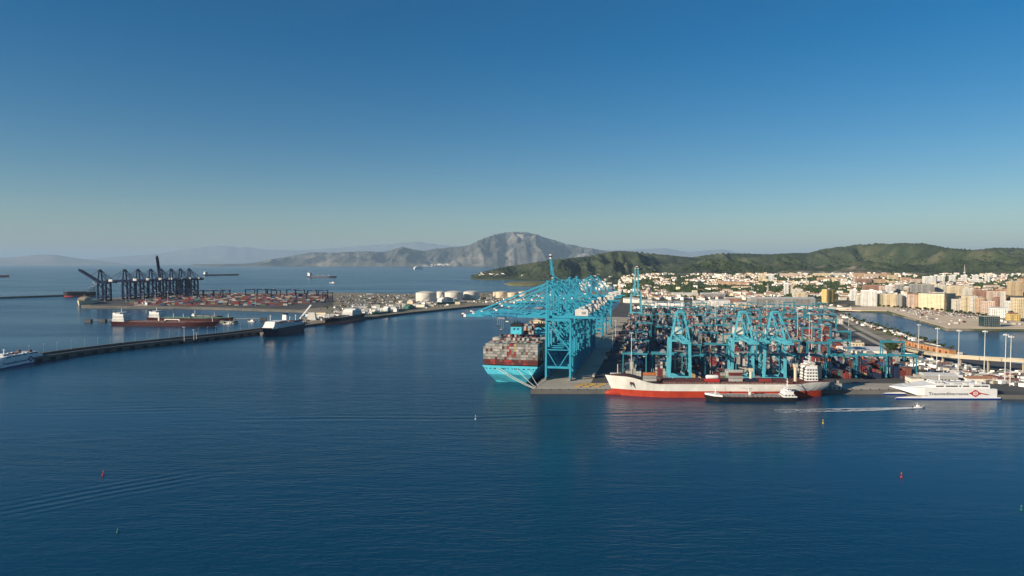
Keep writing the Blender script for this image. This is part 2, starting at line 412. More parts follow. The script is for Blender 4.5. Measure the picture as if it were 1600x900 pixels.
for nm, s0_, w_, mm in (('crane_rail', 5, .5, 'rail_steel'), ('crane_rail', 30, .5, 'rail_steel'), ('lane_marking', 36, .35, 'lane_yellow'), ('lane_marking', 41, .35, 'lane_yellow'), ('lane_marking', 46, .35, 'lane_yellow'), ('lane_marking', 51, .35, 'lane_yellow')):
    b = MB(); b.prism([tuple(p.xy) for p in (Q(s0_, 48), Q(s0_, 880), Q(s0_ + w_, 880), Q(s0_ + w_, 48))], 4.024, 4.034, 0)
    tag(b.build(nm, mat(mm, (.08, .075, .07) if mm == 'rail_steel' else (.55, .42, .12), .7)), kind='structure')
b = MB(); b.prism([tuple(at(u, v, 4).xy) for u, v in ((834, 608.2), (1408, 608.8), (1405, 599), (850, 598.5))], 4.022, 4.03, 0); tag(b.build('front_apron', M_conc), kind='structure')
slab('oil_terminal_land', [(410, 522.5), (478, 507.5), (560, 497.5), (640, 488), (742, 478), (830, 473), (962, 470), (962, 455), (830, 456.5), (700, 457.5), (640, 459), (520, 457), (420, 457.5), (330, 457), (300, 458),
                           (210, 463), (150, 467.5), (126, 475), (127, 479.5), (300, 480.5), (470, 486), (500, 488), (478, 497), (400, 515)], 4.0, M_conc_dark, M_dirt)
slab('outer_terminal_yard', [(140, 477.5), (300, 479), (465, 484), (520, 478), (520, 462), (330, 459), (300, 460), (215, 464.5), (155, 469)], 4.3, M_conc_dark, M_asph, 3.5)
slab('pale_promenade', [(1388, 485.2), (1481, 512), (1600, 513), (1760, 514), (1760, 505), (1600, 503), (1545, 497), (1500, 490), (1440, 482)], 4.6, M_conc, M_sand, 2)
slab('beach', [(1312, 484), (1386, 485.5), (1440, 482), (1395, 478.5), (1340, 479.5), (1300, 480)], 4.4, M_sand, M_sand, 2)
def strip(name, a, b_, w, z0, z1, m, mt=None):
    a, b_ = Vector(a).xy, Vector(b_).xy; d = (b_ - a).normalized(); n_ = Vector((-d.y, d.x)) * (w / 2)
    mb = MB(); mb.prism([tuple(a + n_), tuple(b_ + n_), tuple(b_ - n_), tuple(a - n_)], z0, z1, 0, 1 if mt else 0)
    return mb.build(name, [m] + ([mt] if mt else []))
slab('mole_ground', [(1313, 487.3), (1345, 500.8), (1385, 513), (1420, 524), (1450, 534), (1480, 544), (1512, 556), (1440, 550), (1405, 541), (1370, 525), (1335, 506), (1308, 490)], 4.03, M_dirt, M_dirt, 3.9)

# ------------------------------------------------------------------ paints
P = {}
def paint(k, col, rough=.5, **kw): P[k] = mat('paint_' + k, col, rough, **kw); return P[k]
paint('crane_blue', (.028, .29, .42), .45, rust=.15, scale=.1)
paint('crane_teal', (.028, .20, .27), .5, rust=.2, scale=.1)
paint('crane_light', (.09, .40, .50), .5, rust=.2, scale=.1)
paint('navy', (.004, .012, .045), .6, spec=.05)
paint('hull_cyan', (.075, .47, .60), .45, rust=.12, stain=(.25, .5, .55))
paint('hull_white', (.74, .72, .66), .5, rust=.45, scale=.08)
paint('white', (.80, .79, .76), .5, var=.06)
paint('offwhite', (.62, .60, .55), .6, var=.12)
paint('cream', (.60, .52, .38), .6, var=.1)
paint('red_boot', (.42, .045, .02), .55, rust=.3, stain=(.16, .05, .03))
paint('tanker_hull', (.05, .014, .016), .6, rust=.2, spec=.1)
paint('dark_red', (.085, .022, .022), .6, rust=.3)
paint('red', (.48, .03, .03), .5)
paint('orange', (.55, .19, .06), .6)
paint('black', (.015, .016, .018), .5, rust=.2)
paint('navy_hull', (.01, .018, .05), .4)
paint('blue_boot', (.01, .03, .22), .4)
paint('sea_green', (.02, .14, .13), .5, rust=.2)
paint('green_deck', (.05, .19, .13), .6)
paint('brown_deck', (.13, .045, .035), .7, rust=.3)
paint('grey_deck', (.16, .16, .155), .8)
paint('steel', (.30, .31, .32), .45, metal=.3)
paint('yellow', (.65, .42, .04), .5)
paint('glass', (.012, .018, .025), .12, var=.05)
paint('dark_blue', (.02, .06, .20), .5)
paint('pink_hull', (.50, .14, .10), .6, rust=.2)
paint('rope', (.55, .52, .45), .9)
paint('purple_logo', (.03, .02, .12), .5)

# containers -------------------------------------------------------
CC = [('light grey', (.33, .325, .30)), ('white', (.44, .43, .40)), ('maroon', (.15, .03, .03)), ('red', (.28, .04, .035)), ('rust brown', (.19, .075, .05)),
      ('tan', (.42, .30, .16)), ('blue', (.03, .10, .26)), ('dark navy', (.015, .025, .06)), ('green', (.04, .17, .10)), ('dark grey', (.09, .095, .10)), ('orange', (.52, .17, .05)), ('pale blue', (.18, .36, .46)), ('dull grey', (.20, .192, .175)), ('dark maroon', (.095, .024, .024))]
CM = [mat('container_' + n.replace(' ', '_'), c, .6, .2, .4, rust=.12) for n, c in CC]
def wpick(r, w):
    return r.choices(range(len(w)), weights=w)[0]
W_GREY = [10, 9, 1, 1.2, .8, 1, .3, .2, .2, .3, .3, .3]
W_MIX = [9, 7, 3.0, 1.6, 2.4, 1.5, .9, 1.8, .6, 2.4, .4, 1.2]
W_RED = [3.2, 2.6, 4.5, 2.6, 4, 1.0, .8, 3.5, .4, 2.5, .7, .3]
W_LEFT = [2.0, .8, 7, .8, 1.3, .5, .8, 3.6, .4, 3.8, .1, .3]
CL, CW, CH = 12.0, 2.42, 2.75
cmesh = {}
def container_mesh(ci, along_y=True):
    if ci in cmesh: return cmesh[ci]
    b = MB(); b.box((0, 0, .08), (CW - .14, CL, CH - .3))
    for x in (-CW / 2 + .03, CW / 2 - .03):
        for y in (-CL / 2 + .1, CL / 2 - .1): b.box((x, y, 0), (.16, .22, CH))
    for y in (-CL / 2 - .03, CL / 2 + .03):                      # door bars
        for x in (-.5, .5): b.box((x, y, .3), (.09, .08, CH - .6))
    cmesh[ci] = b.mesh('container', [CM[ci]]); return cmesh[ci]
NCONT = [0]
def container(loc, rz, ci, label, group):
    o = bpy.data.objects.new('container', container_mesh(ci)); COL.objects.link(o)
    o.location = loc; o.rotation_euler = (0, 0, rz); NCONT[0] += 1
    return tag(o, label, 'container', group)

# ------------------------------------------------------------------ ships
def hull(L, B, D, boot, sheer=(1.0, 4.0), rake=6.0, tw=.85, wla=.55, m=(0, 1, 2), tb=.82, pw=2.0, tbw=.70, nst=26, cut=None):
    mb = MB(); rg = []
    ts = [0, .01, .03, .06, .1, .15, .2] + [.2 + .5 * i / 6 for i in range(1, 7)] + [.7 + .3 * i / 12 for i in range(1, 13)]
    for t in ts:
        hd = B / 2 * (1 - max(0, (t - tb) / (1 - tb)) ** pw) * (tw + (1 - tw) * min(1, t / .09) ** .6)
        hw = B / 2 * (1 - max(0, (t - tbw) / (1 - tbw)) ** 1.7) * (wla + (1 - wla) * min(1, t / .24) ** .7)
        hd, hw = max(hd, .12), max(min(hw, hd), .1)
        zd = D + sheer[1] * max(0, (t - .72) / .28) ** 1.5 + sheer[0] * max(0, (.22 - t) / .22) ** 1.2
        if cut: zd = cut(t, zd)
        row = []
        for z, k in ((zd, 1.0), (boot + (zd - boot) * .5, .62), (boot, .18), (-1.5, -.1)):
            h = hw + (hd - hw) * max(k, 0)
            y = t * L + rake * (z / zd) * max(0, (t - .75) / .25) ** 1.6 - (0 if z > boot or t > .1 else (1 - t / .1) * .02 * L * (.3 if wla > .5 else 1) * -1)
            row.append((h, y, z))
        rg.append([(-h, y, z) for h, y, z in row] + [(h, y, z) for h, y, z in row[::-1]])
    mb.rings(rg, lambda j, i: {0: m[0], 1: m[0], 2: m[1], 3: m[1], 4: m[1], 5: m[0], 6: m[0], 7: m[2]}.get(j, m[0]))
    return mb
def ship_root(name, stern, bow, label, cat='ship', group=None):
    S, E = at(*stern), at(*bow); d = E - S
    return empty(name, S, math.atan2(-d.x, d.y), label, cat, group), d.length
def band(mb, c, d, m=0, n=None, z0=.35, hh=.4, inset=.08):
    """windows on the four sides of a box whose base centre is c and size d"""
    x, y, z = c; sx, sy, sz = d; zc = z + sz * z0; h = sz * hh
    for ax in (0, 1):
        ln, off = (sx, sy) if ax == 0 else (sy, sx); k = n or max(2, int(ln / 2.2)); st = ln / k
        for i in range(k):
            p = -ln / 2 + st * (i + .5)
            for s_ in (-1, 1):
                if ax == 0: mb.box((x + p, y + s_ * (off / 2 + inset / 2), zc), (st * .62, inset, h), m)
                else: mb.box((x + s_ * (off / 2 + inset / 2), y + p, zc), (inset, st * .62, h), m)
    return mb
def house(root, y0, y1, w, z, tiers, tierh=2.8, m='white', shrink=.9, wing=True, name='superstructure', fwd=1):
    mb = MB(); wn = MB(); yc = (y0 + y1) / 2; ly = y1 - y0; ww = w
    for k in range(tiers):
        mb.box((0, yc, z + k * tierh), (ww, ly, tierh - .12)); mb.box((0, yc, z + (k + 1) * tierh - .12), (ww + .8, ly + .8, .12))
        if k < tiers - 1 or not wing: band(wn, (0, yc, z + k * tierh), (ww, ly, tierh))
        ww *= shrink ** .5; ly *= shrink
    top = z + tiers * tierh
    s_ = mb.build(name, P[m], root); w_ = tag(wn.build('windows', P['glass'], s_), kind='stuff')
    if wing:
        b2 = MB(); b2.box((0, yc, top), (w * .98, ly * .45, 2.6)); b2.box((0, yc, top + 2.6), (w * 1.02, ly * .5, .2))
        br = b2.build('bridge', P[m], root); w2 = MB(); band(w2, (0, yc, top), (w * .98, ly * .45, 2.6), z0=.4, hh=.45); tag(w2.build('windows', P['glass'], br), kind='stuff')
        b3 = MB(); b3.bar((0, yc, top + 2.8), (0, yc, top + 11), .7, w2=.3); b3.bar((-3, yc, top + 8), (3, yc, top + 8), .3); b3.bar((-2, yc, top + 5.4), (2, yc, top + 5.4), .3)
        b3.build('mast', P[m], root)
    return top
def funnel(root, y, x, z, size, m, mt='black'):
    b_ = MB(); b_.box((x, y, z), size, 0, taper=.92); b_.box((x, y, z + size[2]), (size[0] * .8, size[1] * .8, size[2] * .22), 1)
    return b_.build('funnel', [P[m], P[mt]], root)
def mastpole(root, y, z, h, x=0, w=.8, m='white', name='mast'):
    b_ = MB(); b_.bar((x, y, z), (x, y, z + h), w, w2=w * .5); b_.bar((x - 2, y, z + h * .8), (x + 2, y, z + h * .8), w * .4)
    return b_.build(name, P[m], root)
def deck_crane(root, y, z, h=10, jib=16, x=0, m='cream', ang=1):
    b_ = MB(); b_.cyl((x, y, z), 1.4, h, 10); b_.box((x, y, z + h), (3, 3.4, 3)); c = b_.build('deck_crane', P[m], root)
    j = MB(); j.bar((x - .7, y, z + h + 1.5), (x - .4, y + ang * jib, z + h + 3.5), .5, .7); j.bar((x + .7, y, z + h + 1.5), (x + .4, y + ang * jib, z + h + 3.5), .5, .7)
    for i in range(5):
        q = ang * jib * (i + 1) / 6; j.bar((x - .6, y + q, z + h + 1.9 + i * .3), (x + .6, y + q, z + h + 1.9 + i * .3), .25)
    j.build('jib', P[m], c); return c
def rails(root, L, B, z, t0=.02, t1=.8, m='white'):
    b_ = MB()
    for s_ in (-1, 1):
        b_.bar((s_ * (B / 2 - .3), L * t0, z + 1), (s_ * (B / 2 - .3), L * t1, z + 1), .12)
        for i in range(int(L * (t1 - t0) / 4)): b_.box((s_ * (B / 2 - .3), L * t0 + i * 4, z), (.12, .12, 1))
    return b_.build('railing', P[m], root)

# --- the big light blue container ship at the main quay
SHIP_B, SHIP_L, SHIP_D = 58.6, 396.0, 17.0
S0 = QO + QN * (-(SHIP_B / 2) - 2.4) + QE * 52.0
big = empty('container_ship', (S0.x, S0.y, 0), -QA, 'huge light blue container ship moored stern-on at the main quay', 'container ship')
hb = hull(SHIP_L, SHIP_B, SHIP_D, 1.2, sheer=(0, 7), rake=9, tw=.985, wla=.50, tb=.86, tbw=.74)
hb.build('hull', [P['hull_cyan'], P['hull_cyan'], P['brown_deck']], big)
b = MB()
for i, (x, w) in enumerate(((-27.5, 1.6), (-24.6, 1.2), (-20.5, 1.5), (-16, 1.7), (-15, .9), (-8.5, 1.4), (-6.5, 1.4), (-4.6, 1.2), (-1.8, 1.0), (2.6, 1.0), (5.2, 1.6), (7.4, 1.5), (9.4, .9), (14.6, 2.2), (19.8, 2.2), (24.6, 1.4), (27.4, 1.3))):
    b = MB(); b.box((x, -.02, SHIP_D - 2.6), (w, .2, 1.1)); b.build('mooring_port', P['black'], big)
b = MB(); b.box((0, .15, SHIP_D - .1), (SHIP_B - .6, .5, 1.1)); b.build('stern_rail', P['hull_cyan'], big)
b = MB()                                                        # lashing bridges between the bays
bay_y = [8 + i * 15.2 for i in range(24)]
SKIP = (6, 7, 15)
for i, y in enumerate(bay_y):
    if i in SKIP: continue
    hh = 11 if i not in (14, 16) else 6
    for x in range(-5, 6): b.box((x * 5.8, y + 7.0, SHIP_D), (.5, .6, hh))
    b.box((0, y + 7.0, SHIP_D + hh), (SHIP_B - 1, .9, .5)); b.box((0, y + 7.0, SHIP_D + hh * .5), (SHIP_B - 1, .9, .3))
tag(b.build('lashing_bridges', P['dark_red'], big), kind='stuff')
# twin funnels and the bridge house
for x, lab in ((-14.5, None), (14.5, None)):
    f_ = MB(); f_.box((x, 8 + 6.5 * 15.2, SHIP_D), (13.0, 14, 32)); f_.box((x, 8 + 6.5 * 15.2, SHIP_D + 32), (13.4, 14.4, 3.4), 1)
    for k in (-3, 0, 3): f_.cyl((x + k, 8 + 6.5 * 15.2, SHIP_D + 35.4), .8, 2.4, 8, 1)
    for k in (-2.2, 2.2): f_.box((x + k, 8 + 6.5 * 15.2 - 7.1, SHIP_D + 28.4), (2.1, .2, 2.1), 2)
    f_.build('funnel', [P['hull_cyan'], P['black'], P['dark_blue']], big)
hs_top = house(big, 8 + 14.5 * 15.2, 8 + 15.5 * 15.2, 34, SHIP_D, 9, 3.1, 'cream', shrink=1.0)
SZ = SHIP_D + 1.6
cr = random.Random(3)
heights = {0: 8, 1: 8, 2: 9, 3: 8, 4: 9, 5: 8, 8: 2, 9: 2, 10: 2, 11: 9, 12: 8, 13: 9, 14: 8}  # stacks behind the funnels shaped low to let a sunlit strip onto the quay
stk = MB()
colrow = {}
for i, y in enumerate(bay_y[:22]):
    if i in SKIP: continue
    H = heights.get(i, 9 if i < 19 else 7); ncol = 23 if i < 18 else (21 if i < 20 else 17)
    low = cr.random()
    for c in range(ncol):
        x = (c - (ncol - 1) / 2) * 2.5; h = H
        if i == 0: h = 8 - (1 if c == 0 else 0)
        else:
            h -= cr.choice((0, 0, 0, 0, 1)) + (1 if c in (0, ncol - 1) else 0) + (1 if cr.random() < .1 else 0)
        for k in range(h):
            if i == 0:
                continue
            if k < h - 2 and 1 < c < ncol - 2: continue
            stk.box((x, y, SZ + k * CH), (CW, CL, CH - .08), wpick(cr, W_MIX if (i + c) % 3 else W_GREY))
sk = stk.build('stacked_containers', CM, None, (S0.x, S0.y, 0), -QA); tag(sk, 'mixed coloured containers stacked across the decks of the huge blue ship', 'containers', 'ship cargo', 'stuff')
TIER = ['lowest', 'second lowest', 'third lowest', 'fourth lowest', 'fourth highest', 'third highest', 'second highest', 'top']
red_blocks = {(3, 0), (4, 0), (3, 1), (4, 1), (9, 0), (10, 0), (11, 0), (10, 1), (11, 1), (9, 1), (17, 0), (18, 0), (17, 1), (18, 1)}
for c in range(23):
    for k in range(8 - (1 if c == 0 else 0)):
        if k < 2: ci = (2 if cr.random() < .5 else 3) if (c, k) in red_blocks else (4 if cr.random() < .12 else 13)
        elif k == 2: ci = cr.choices([13, 12, 0, 4], weights=[1.6, 4, 1.5, .8])[0]
        else:
            ci = cr.choices([12, 0, 1, 9, 6, 5, 13, 4], weights=[7, 5, .7, .3, .05, .1, .2, .2])[0]
            if 10 <= c <= 13 and cr.random() < .62: ci = cr.choice((3, 2, 3, 4))
            if c == 13 and cr.random() < .6: ci = 5
        p = S0 + QN * ((c - 11) * 2.5) + QE * bay_y[0]
        side = f'{ORD[c + 1]} from the left' if c < 12 else f'{ORD[23 - c]} from the right'
        container((p.x, p.y, SZ + k * CH), -QA, ci, f'{CC[ci][0]} container, {side} in the {TIER[k]} tier at the blue stern', 'containers on the stern of the huge ship')
# mooring ropes to the quay corner
for x, tx, lab in ((-14, (2, 4), 'long pale mooring rope slanting across the blue stern to the quay corner'), (-10, (3.4, 6), 'pale mooring rope just above the longest one at the blue stern'),
                   (8, (2.5, 12), 'short mooring rope from the middle of the blue stern to the quay'), (20, (3.5, 20), 'shortest mooring rope beside the ship\'s quay side')):
    a_ = S0 + QN * x + QE * -.4; e_ = Q(tx[0], tx[1], 4.6); b = MB(); pr = None
    for i in range(9):
        t_ = i / 8; p = Vector((a_.x, a_.y, SHIP_D - 2)).lerp(e_, t_); p.z -= 2.2 * 4 * t_ * (1 - t_) * .5
        if pr is not None: b.bar(pr, p, .34)
        pr = p
    tag(b.build('mooring_rope', P['rope']), lab, 'rope', 'mooring ropes of the blue ship')

# --- white and red heavy cargo ship along the front quay
co, L = ship_root('cargo_ship', (1287, 617.3), (960, 616.3), 'white cargo ship with red underside moored along the front quay', 'cargo ship')
def ccut(t, z):
    z = 12.5 + 6.2 * float(sstep(.80, .93, t)) + (0 if t > .2 else 2.2 * float(sstep(.14, .08, t)))
    return z
hb = hull(L, 29, 12.5, 6.0, rake=9, tw=.9, wla=.35, tb=.84, tbw=.74, cut=ccut)
hb.build('hull', [P['hull_white'], P['red_boot'], P['brown_deck']], co)
bl = MB(); bl.rings([[(r * math.cos(a) * .9, L + y_, 1.6 + r * math.sin(a)) for a in [i * math.pi / 5 for i in range(10)]] for y_, r in ((-12, 3.4), (-2, 3.3), (4, 2.9), (7.5, 1.9), (9, .5))])
bl.build('bulbous_bow', P['red_boot'], co, smooth=True)
b = MB(); b.box((-12.0, L * .93, 11.5), (.8, 2.2, 2.4)); b.box((12.0, L * .93, 11.5), (.8, 2.2, 2.4)); b.box((-12.3, L * .93, 9.8), (.5, .8, 2)); b.build('anchor', P['brown_deck'], co)
b = MB()
for i in range(9): b.box((0, L * (.20 + i * .068), 12.5), (22, L * .062, 1.8))
b.build('hatch_covers', P['brown_deck'], co)
house(co, L * .045, L * .10, 15, 14.5, 5, 2.9, 'white', shrink=.97)
funnel(co, L * .02, 5, 14.5, (5, 6, 13), 'cream')
for y, h in ((.15, 13), (.36, 9)): deck_crane(co, L * y, 14.3, h, 18 if y < .3 else 10, x=-7, m='cream', ang=1 if y > .3 else -1)
mastpole(co, L * .985, 20, 9, m='offwhite', name='foremast'); rails(co, L, 29, 12.5, .2, .78)
def deck_box(y, x, z, n, ci, lab):
    w = co.matrix_basis @ Vector((x, y, z))
    container(w, co.rotation_euler.z, ci, lab, 'boxes on the deck of the white cargo ship')
for y, z, ci, lab in ((.84, 14.3, 1, 'white container at the bottom of the forward pile on the white ship'), (.84, 14.3 + CH, 0, 'light grey container in the middle of the forward pile on the white ship'),
                      (.84, 14.3 + 2 * CH, 10, 'orange container topping the forward pile on the white ship'),
                      (.435, 14.3, 1, 'white container at the bottom of the midship pile on the white ship'), (.435, 14.3 + CH, 0, 'light grey container second from below in the midship pile'),
                      (.435, 14.3 + 2 * CH, 2, 'maroon container third from below in the midship pile'), (.435, 14.3 + 3 * CH, 1, 'white container topping the midship pile on the white ship'),
                      (.36, 14.3, 7, 'dark navy container alone on deck aft of the midship pile'), (.30, 14.3, 3, 'red container low on deck near the white ship\'s crane')):
    deck_box(L * y, -9, z, 0, ci, lab)
    b = MB()
tk = MB(); tk.rings([[(-9 + r * math.cos(a), L * .545 + y_, 18.4 + r * math.sin(a)) for a in [i * math.pi / 8 for i in range(16)]] for y_, r in ((-6, .6), (-5.6, 1.5), (-4.5, 1.9), (4.5, 1.9), (5.6, 1.5), (6, .6))])
tkr = empty('tank_container', co.matrix_basis @ Vector((0, 0, 0)), co.rotation_euler.z, 'white cylindrical tank on a red cradle on the white ship\'s deck', 'tank')
tk.build('vessel', P['white'], tkr, smooth=True); b = MB(); b.box((-9, L * .545, 14.3), (3, 13, 2.3)); b.build('cradle', P['red'], tkr)

# --- black bunker barge alongside
ba, L = ship_root('bunker_barge', (1240, 625.5), (1104, 625), 'low black bunker barge lying alongside the white cargo ship', 'barge')
hull(L, 14, 3.8, .8, sheer=(.4, 1.2), rake=3, tw=.95, wla=.9, tb=.9, tbw=.88).build('hull', [P['black'], P['black'], P['brown_deck']], ba)
house(ba, L * .02, L * .13, 11, 3.9, 2, 2.6, 'white'); b = MB(); b.box((0, L * .07, 3.85), (14.2, L * .15, 1.0)); b.build('aft_bulwark', P['white'], ba)
b = MB(); b.rings([[(-w, L * y, z), (w, L * y, z), (w, L * y, z + 1.5), (-w, L * y, z + 1.5)] for y, w, z in ((.84, 6.8, 4.0), (.92, 5.6, 4.4), (1.02, .5, 5.2))]); b.build('forecastle', P['white'], ba)
b = MB()
for x in (-3, -1, 1, 3): b.bar((x, L * .16, 4.9), (x, L * .82, 4.9), .5)
for i in range(12): b.bar((-5, L * (.18 + i * .055), 4.5), (5, L * (.18 + i * .055), 4.5), .35)
b.build('deck_pipes', P['steel'], ba); mastpole(ba, L * .9, 5, 8); deck_crane(ba, L * .5, 3.8, 4, 9, m='offwhite', ang=1); rails(ba, L, 13.6, 3.8, .16, .82)

# --- fast catamaran ferries
def logo(parent, y, z, x, s, m_d, name='emblem'):
    n_ = (-1, 0, 0)
    def flat(pts, off, mm, nm, par):
        b_ = MB(); v1 = [(x - off, y - p, z + q) for p, q in pts]; v0 = [(x + .2, y - p, z + q) for p, q in pts]; k = len(pts)
        b_.add(v0 + v1, [tuple(range(k, 2 * k))] + [(i, (i + 1) % k, k + (i + 1) % k, k + i) for i in range(k)]); return b_.build(nm, P[mm], par)
    dm = [(-1.75 * s, 0), (-.9 * s, .42 * s), (-.35 * s, .98 * s), (0, 1.15 * s), (.35 * s, .98 * s), (.9 * s, .42 * s), (1.75 * s, 0), (.9 * s, -.42 * s), (.35 * s, -.98 * s), (0, -1.15 * s), (-.35 * s, -.98 * s), (-.9 * s, -.42 * s)]
    e = flat(dm, .10, m_d, name, parent)
    cir = lambda r: [(r * math.cos(a), r * math.sin(a)) for a in [i * math.pi / 10 for i in range(20)]]
    flat(cir(.62 * s), .16, 'white', 'disc', e); flat(cir(.34 * s), .22, m_d, 'ring', e)
    flat([(.12 * s * math.cos(a), .22 * s * math.sin(a)) for a in [i * math.pi / 6 for i in range(12)]], .28, 'white', 'centre', e)
    flat([(1.6 * s, .12 * s), (2.6 * s, -.1 * s), (3.7 * s, -.45 * s), (2.5 * s, -.42 * s), (1.6 * s, -.12 * s)], .10, m_d, 'tail_flash', e)
def fast_ferry(stern, bow, label, m_logo, m_text, trim):
    r, L = ship_root('fast_ferry', stern, bow, label, 'ferry', 'white fast ferries'); k = L / 93.0; r.scale = (1, 1, .8)
    b = MB(); prof = [(0, 2.2, 11.6, 12.6), (20, 1.6, 12.4, 13), (58, 1.4, 13.2, 13), (67, 1.8, 13.4, 12.8), (73, 4.3, 13.3, 11.8), (80, 7.3, 13.0, 9.2), (87, 10.0, 12.7, 5.2), (93, 12.0, 12.45, .5)]
    b.rings([[(-h, y * k, z0), (h, y * k, z0), (h * .985, y * k, z1), (-h * .985, y * k, z1)] for y, z0, z1, h in prof])
    hl = b.build('hull', [P['white']], r)
    for s_ in (-1, 1):
        b = MB(); b.rings([[(s_ * 10.6 - w, y * k, -1), (s_ * 10.6 + w, y * k, -1), (s_ * 10.6 + w, y * k, 1.3), (s_ * 10.6 + w, y * k, zt), (s_ * 10.6 - w, y * k, zt), (s_ * 10.6 - w, y * k, 1.3)] for y, w, zt in ((-3, 2.5, 2.2), (10, 2.5, 2.6), (60, 2.45, 3.0), (78, 1.7, 2.8), (90, .5, 2.0), (93, .1, 1.4))],
                          lambda j, i: 1 if j in (0, 1, 5, -1) else 0)
        b.build('side_hull', [P['white'], P['blue_boot']], r)
    b = MB(); w = MB()
    b.rings([[(-h, y * k, z0), (h, y * k, z0), (h * .96, y * k, z1), (-h * .96, y * k, z1)] for y, z0, z1, h in ((6, 11.5, 16.4, 11.6), (52, 13, 16.9, 11.6), (60, 13.2, 15.8, 10.6), (70, 13.3, 14.0, 8.6), (78, 12.9, 13.3, 5.5))])
    su = b.build('superstructure', P['white'], r)
    for y0, y1 in ((8, 14), (15, 21), (25.5, 31), (33, 34.5), (36, 47), (49, 56)):
        for s_ in (-1, 1): w.box((s_ * 11.5, (y0 + y1) / 2 * k, 14.2), (.25, (y1 - y0) * k, 1.3))
    tag(w.build('windows', P['glass'], su), kind='stuff')
    b = MB(); b.box((0, 50 * k, 16.8), (13, 9 * k, 2.6), 0, taper=.9); br = b.build('bridge', P['white'], r); w = MB(); band(w, (0, 50 * k, 16.8), (12.9, 8.9 * k, 2.4), z0=.45); tag(w.build('windows', P['glass'], br), kind='stuff')
    b = MB()
    for x in (-7, 7): b.box((x, 14 * k, 16.4), (3, 5, 3.2), 0, taper=.7)
    b.build('exhaust', P[trim], r); b = MB(); b.box((0, 32 * k, 16.75), (8, 16 * k, .9)); b.build('roof_deck', P[trim], r)
    b = MB()
    for x in (-9, 9):
        for y in (20, 26, 38): b.bar((x, y * k, 17), (x, (y + 3.4) * k, 17), 1.3, 1.3)
    b.build('life_rafts', P['white'], r); mastpole(r, 46 * k, 19.2, 7, m='white')
    b = MB(); b.box((0, -1.5 * k, 2.4), (23, 4, .6)); b.box((0, .2 * k, 2.6), (17, .5, 7)); b.build('stern_ramp', P['steel'], r)
    b = MB(); b.box((-12.92, 69 * k, 4.2), (.3, 10 * k, .35)); b.build('stripe', P['orange'], r)
    me = text_mesh('Trasmediterranea', 4.9, P[m_text], 'lettering', .06)
    put_text(me, r, (-13.15, 64 * k, 5.0), (0, -1, 0), (-1, 0, 0), width=37 * k); logo(r, 20.5 * k, 6.9, -13.05, 3.6 * k, m_logo)
    return r
fast_ferry((1543, 619.8), (1389, 619.8), 'white catamaran ferry with red diamond emblem moored below the viaduct', 'red', 'steel', 'offwhite')
fast_ferry((52, 563.5), (-46, 583), 'white ferry with dark blue diamond emblem at the end of the mole', 'purple_logo', 'dark_blue', 'dark_red')

# --- navy and white car ferry by the mole
fe, L = ship_root('car_ferry', (468, 516.5), (414, 527), 'navy hulled car ferry with white upper decks lying at the mole', 'ferry')
hull(L, 25, 13.2, .8, sheer=(0, 3.2), rake=9, tw=.95, wla=.75, tb=.76, tbw=.7).build('hull', [P['navy_hull'], P['navy_hull'], P['grey_deck']], fe)
b = MB(); wn = MB()
for k, (y0, y1, w) in enumerate(((.04, .93, 24), (.08, .90, 23.4), (.34, .88, 22.6), (.58, .86, 21))):
    b.rings([[(-w / 2 * s1, L * y, 13 + k * 2.9), (w / 2 * s1, L * y, 13 + k * 2.9), (w / 2 * s1, L * y, 15.75 + k * 2.9), (-w / 2 * s1, L * y, 15.75 + k * 2.9)] for y, s1 in ((y0, 1), (y1 - .08, 1), (y1 - .02, .92), (y1, .84))])
    for s_ in (-1, 1):
        for i in range(int((y1 - y0 - .12) * L / 3.4)): wn.box((s_ * (w / 2 + .05), L * y0 + 2 + i * 3.4, 14.2 + k * 2.9), (.12, 2, 1.0))
su = b.build('superstructure', P['white'], fe); tag(wn.build('windows', P['glass'], su), kind='stuff')
funnel(fe, L * .42, 0, 24, (8, 10, 9), 'white', 'navy'); mastpole(fe, L * .85, 27, 9); mastpole(fe, L * .3, 19, 10); mastpole(fe, L * .12, 19, 12)
b = MB()
for s_ in (-1, 1):
    for i in range(5): b.box((s_ * 11.8, L * (.5 + i * .075), 22), (2, 6, 1.6))
b.build('lifeboats', P['orange'], fe); b = MB(); b.box((0, L * .2, 18.9), (20, L * .2, 1.4)); b.build('ramp_cover', P['dark_red'], fe)

